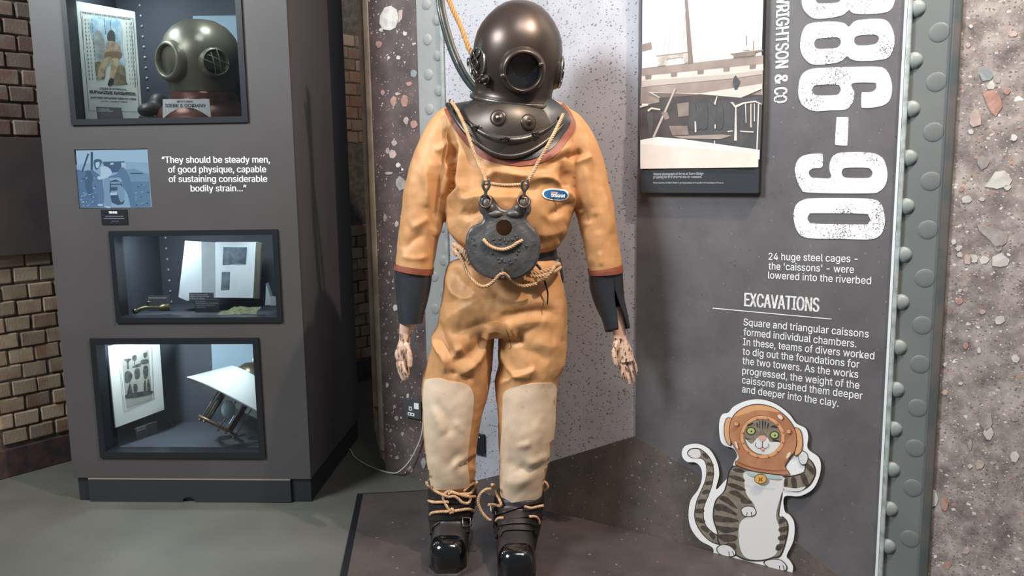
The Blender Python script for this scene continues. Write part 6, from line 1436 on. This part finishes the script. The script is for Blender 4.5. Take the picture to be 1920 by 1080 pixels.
def brope(V, l, r=.0055, m=M_rope, off=.013):
    pts = []
    for q in l:
        if len(q) == 3: pts.append(bz3(*q)); continue
        h = hitb(V, *q, off); pts.append(h if h is not None else bz3(q[0], q[1], pts[-1].y if pts else 2.80))
    return pts
for b_, V, bk_ in ((b1, V1, [(430, 545, 500, 620)]), (b2, V2, [(735, 560, 790, 640), (690, 440, 735, 520)])):
    for x0_, y0_, x1_, y1_ in bk_:
        q = [hitb(V, *p, .012) or bz3(p[0], p[1], 2.79) for p in ((x0_, y0_), (x1_, y0_), (x1_, y1_), (x0_, y1_))]; mb = MB(); tube(mb, q, .0026, BUC, 8, True); mb.build('buckle', b_)
for b_, V, q in ((b1, V1, [(465, 600), (500, 600), (505, 680), (480, 690), (462, 650)]), (b2, V2, [(715, 640), (755, 640), (755, 720), (735, 745), (715, 700)])):
    mb = MB(); drape(mb, V, bz(q), .009, LEA2, 3, 2, .002)
    if mb.v: mb.build('strap_end', b_)
mb = MB()
rope(mb, brope(V1, [(560, 215), (540, 270), (500, 320), (440, 325), (380, 330), (320, 295), (280, 310), (250, 360), (285, 440), (320, 480), (400, 475), (480, 465), (525, 480), (530, 500)]), .0056, M_rope, .025)
rope(mb, brope(V1, [(100, 215), (105, 245), (160, 285), (230, 325), (300, 350), (350, 345), (390, 370), (430, 405), (480, 410), (500, 370), (480, 345), (420, 340)], off=.018), .0056, M_rope, .025)
rope(mb, brope(V1, [(118, 385), (160, 400), (240, 400), (300, 398)]), .0056, M_rope, .025); rope(mb, brope(V1, [(132, 515), (150, 498), (220, 488), (300, 485), (330, 462), (340, 490), (310, 498)], off=.016), .0056, M_rope, .025)
rope(mb, brope(V1, [(440, 300), (480, 260), (530, 225)]), .0056, M_rope, .025); rope(mb, brope(V1, [(300, 330), (330, 310), (400, 330), (480, 350), (545, 350)], off=.02), .0056, M_rope, .025)
tag(mb.build('boot_lacing'), 'knotted hemp lacing tied across the front of the boot on the left', 'rope', 'boot lacings')
mb = MB()
rope(mb, [bz3(690, 280, 2.80), bz3(640, 285, 2.79), bz3(590, 330, 2.79), bz3(572, 400, 2.79), bz3(600, 480, 2.79), bz3(650, 545, 2.79), bz3(690, 570, 2.79)], .0056, M_rope, .025)
rope(mb, brope(V2, [(670, 425, 2.79), (720, 425), (780, 430), (770, 380), (740, 320), (720, 250), (700, 240, 2.80)], off=.018), .0056, M_rope, .025)
rope(mb, brope(V2, [(1000, 440), (1060, 455), (1130, 440), (1175, 430)], off=.016), .005, M_rope, .025); rope(mb, brope(V2, [(1045, 535), (1100, 535), (1130, 565), (1135, 600)], off=.016), .005, M_rope, .025); rope(mb, brope(V2, [(735, 570), (760, 548), (800, 545)], off=.018), .005, M_rope, .025)
rope(mb, [bz3(1165, 200, 2.85), bz3(1200, 225, 2.84), bz3(1212, 262, 2.84), bz3(1190, 285, 2.85), bz3(1170, 290, 2.86)], .005, M_rope, .025)
tag(mb.build('boot_lacing'), 'loose hemp lacing looping out beside the boot on the right', 'rope', 'boot lacings')
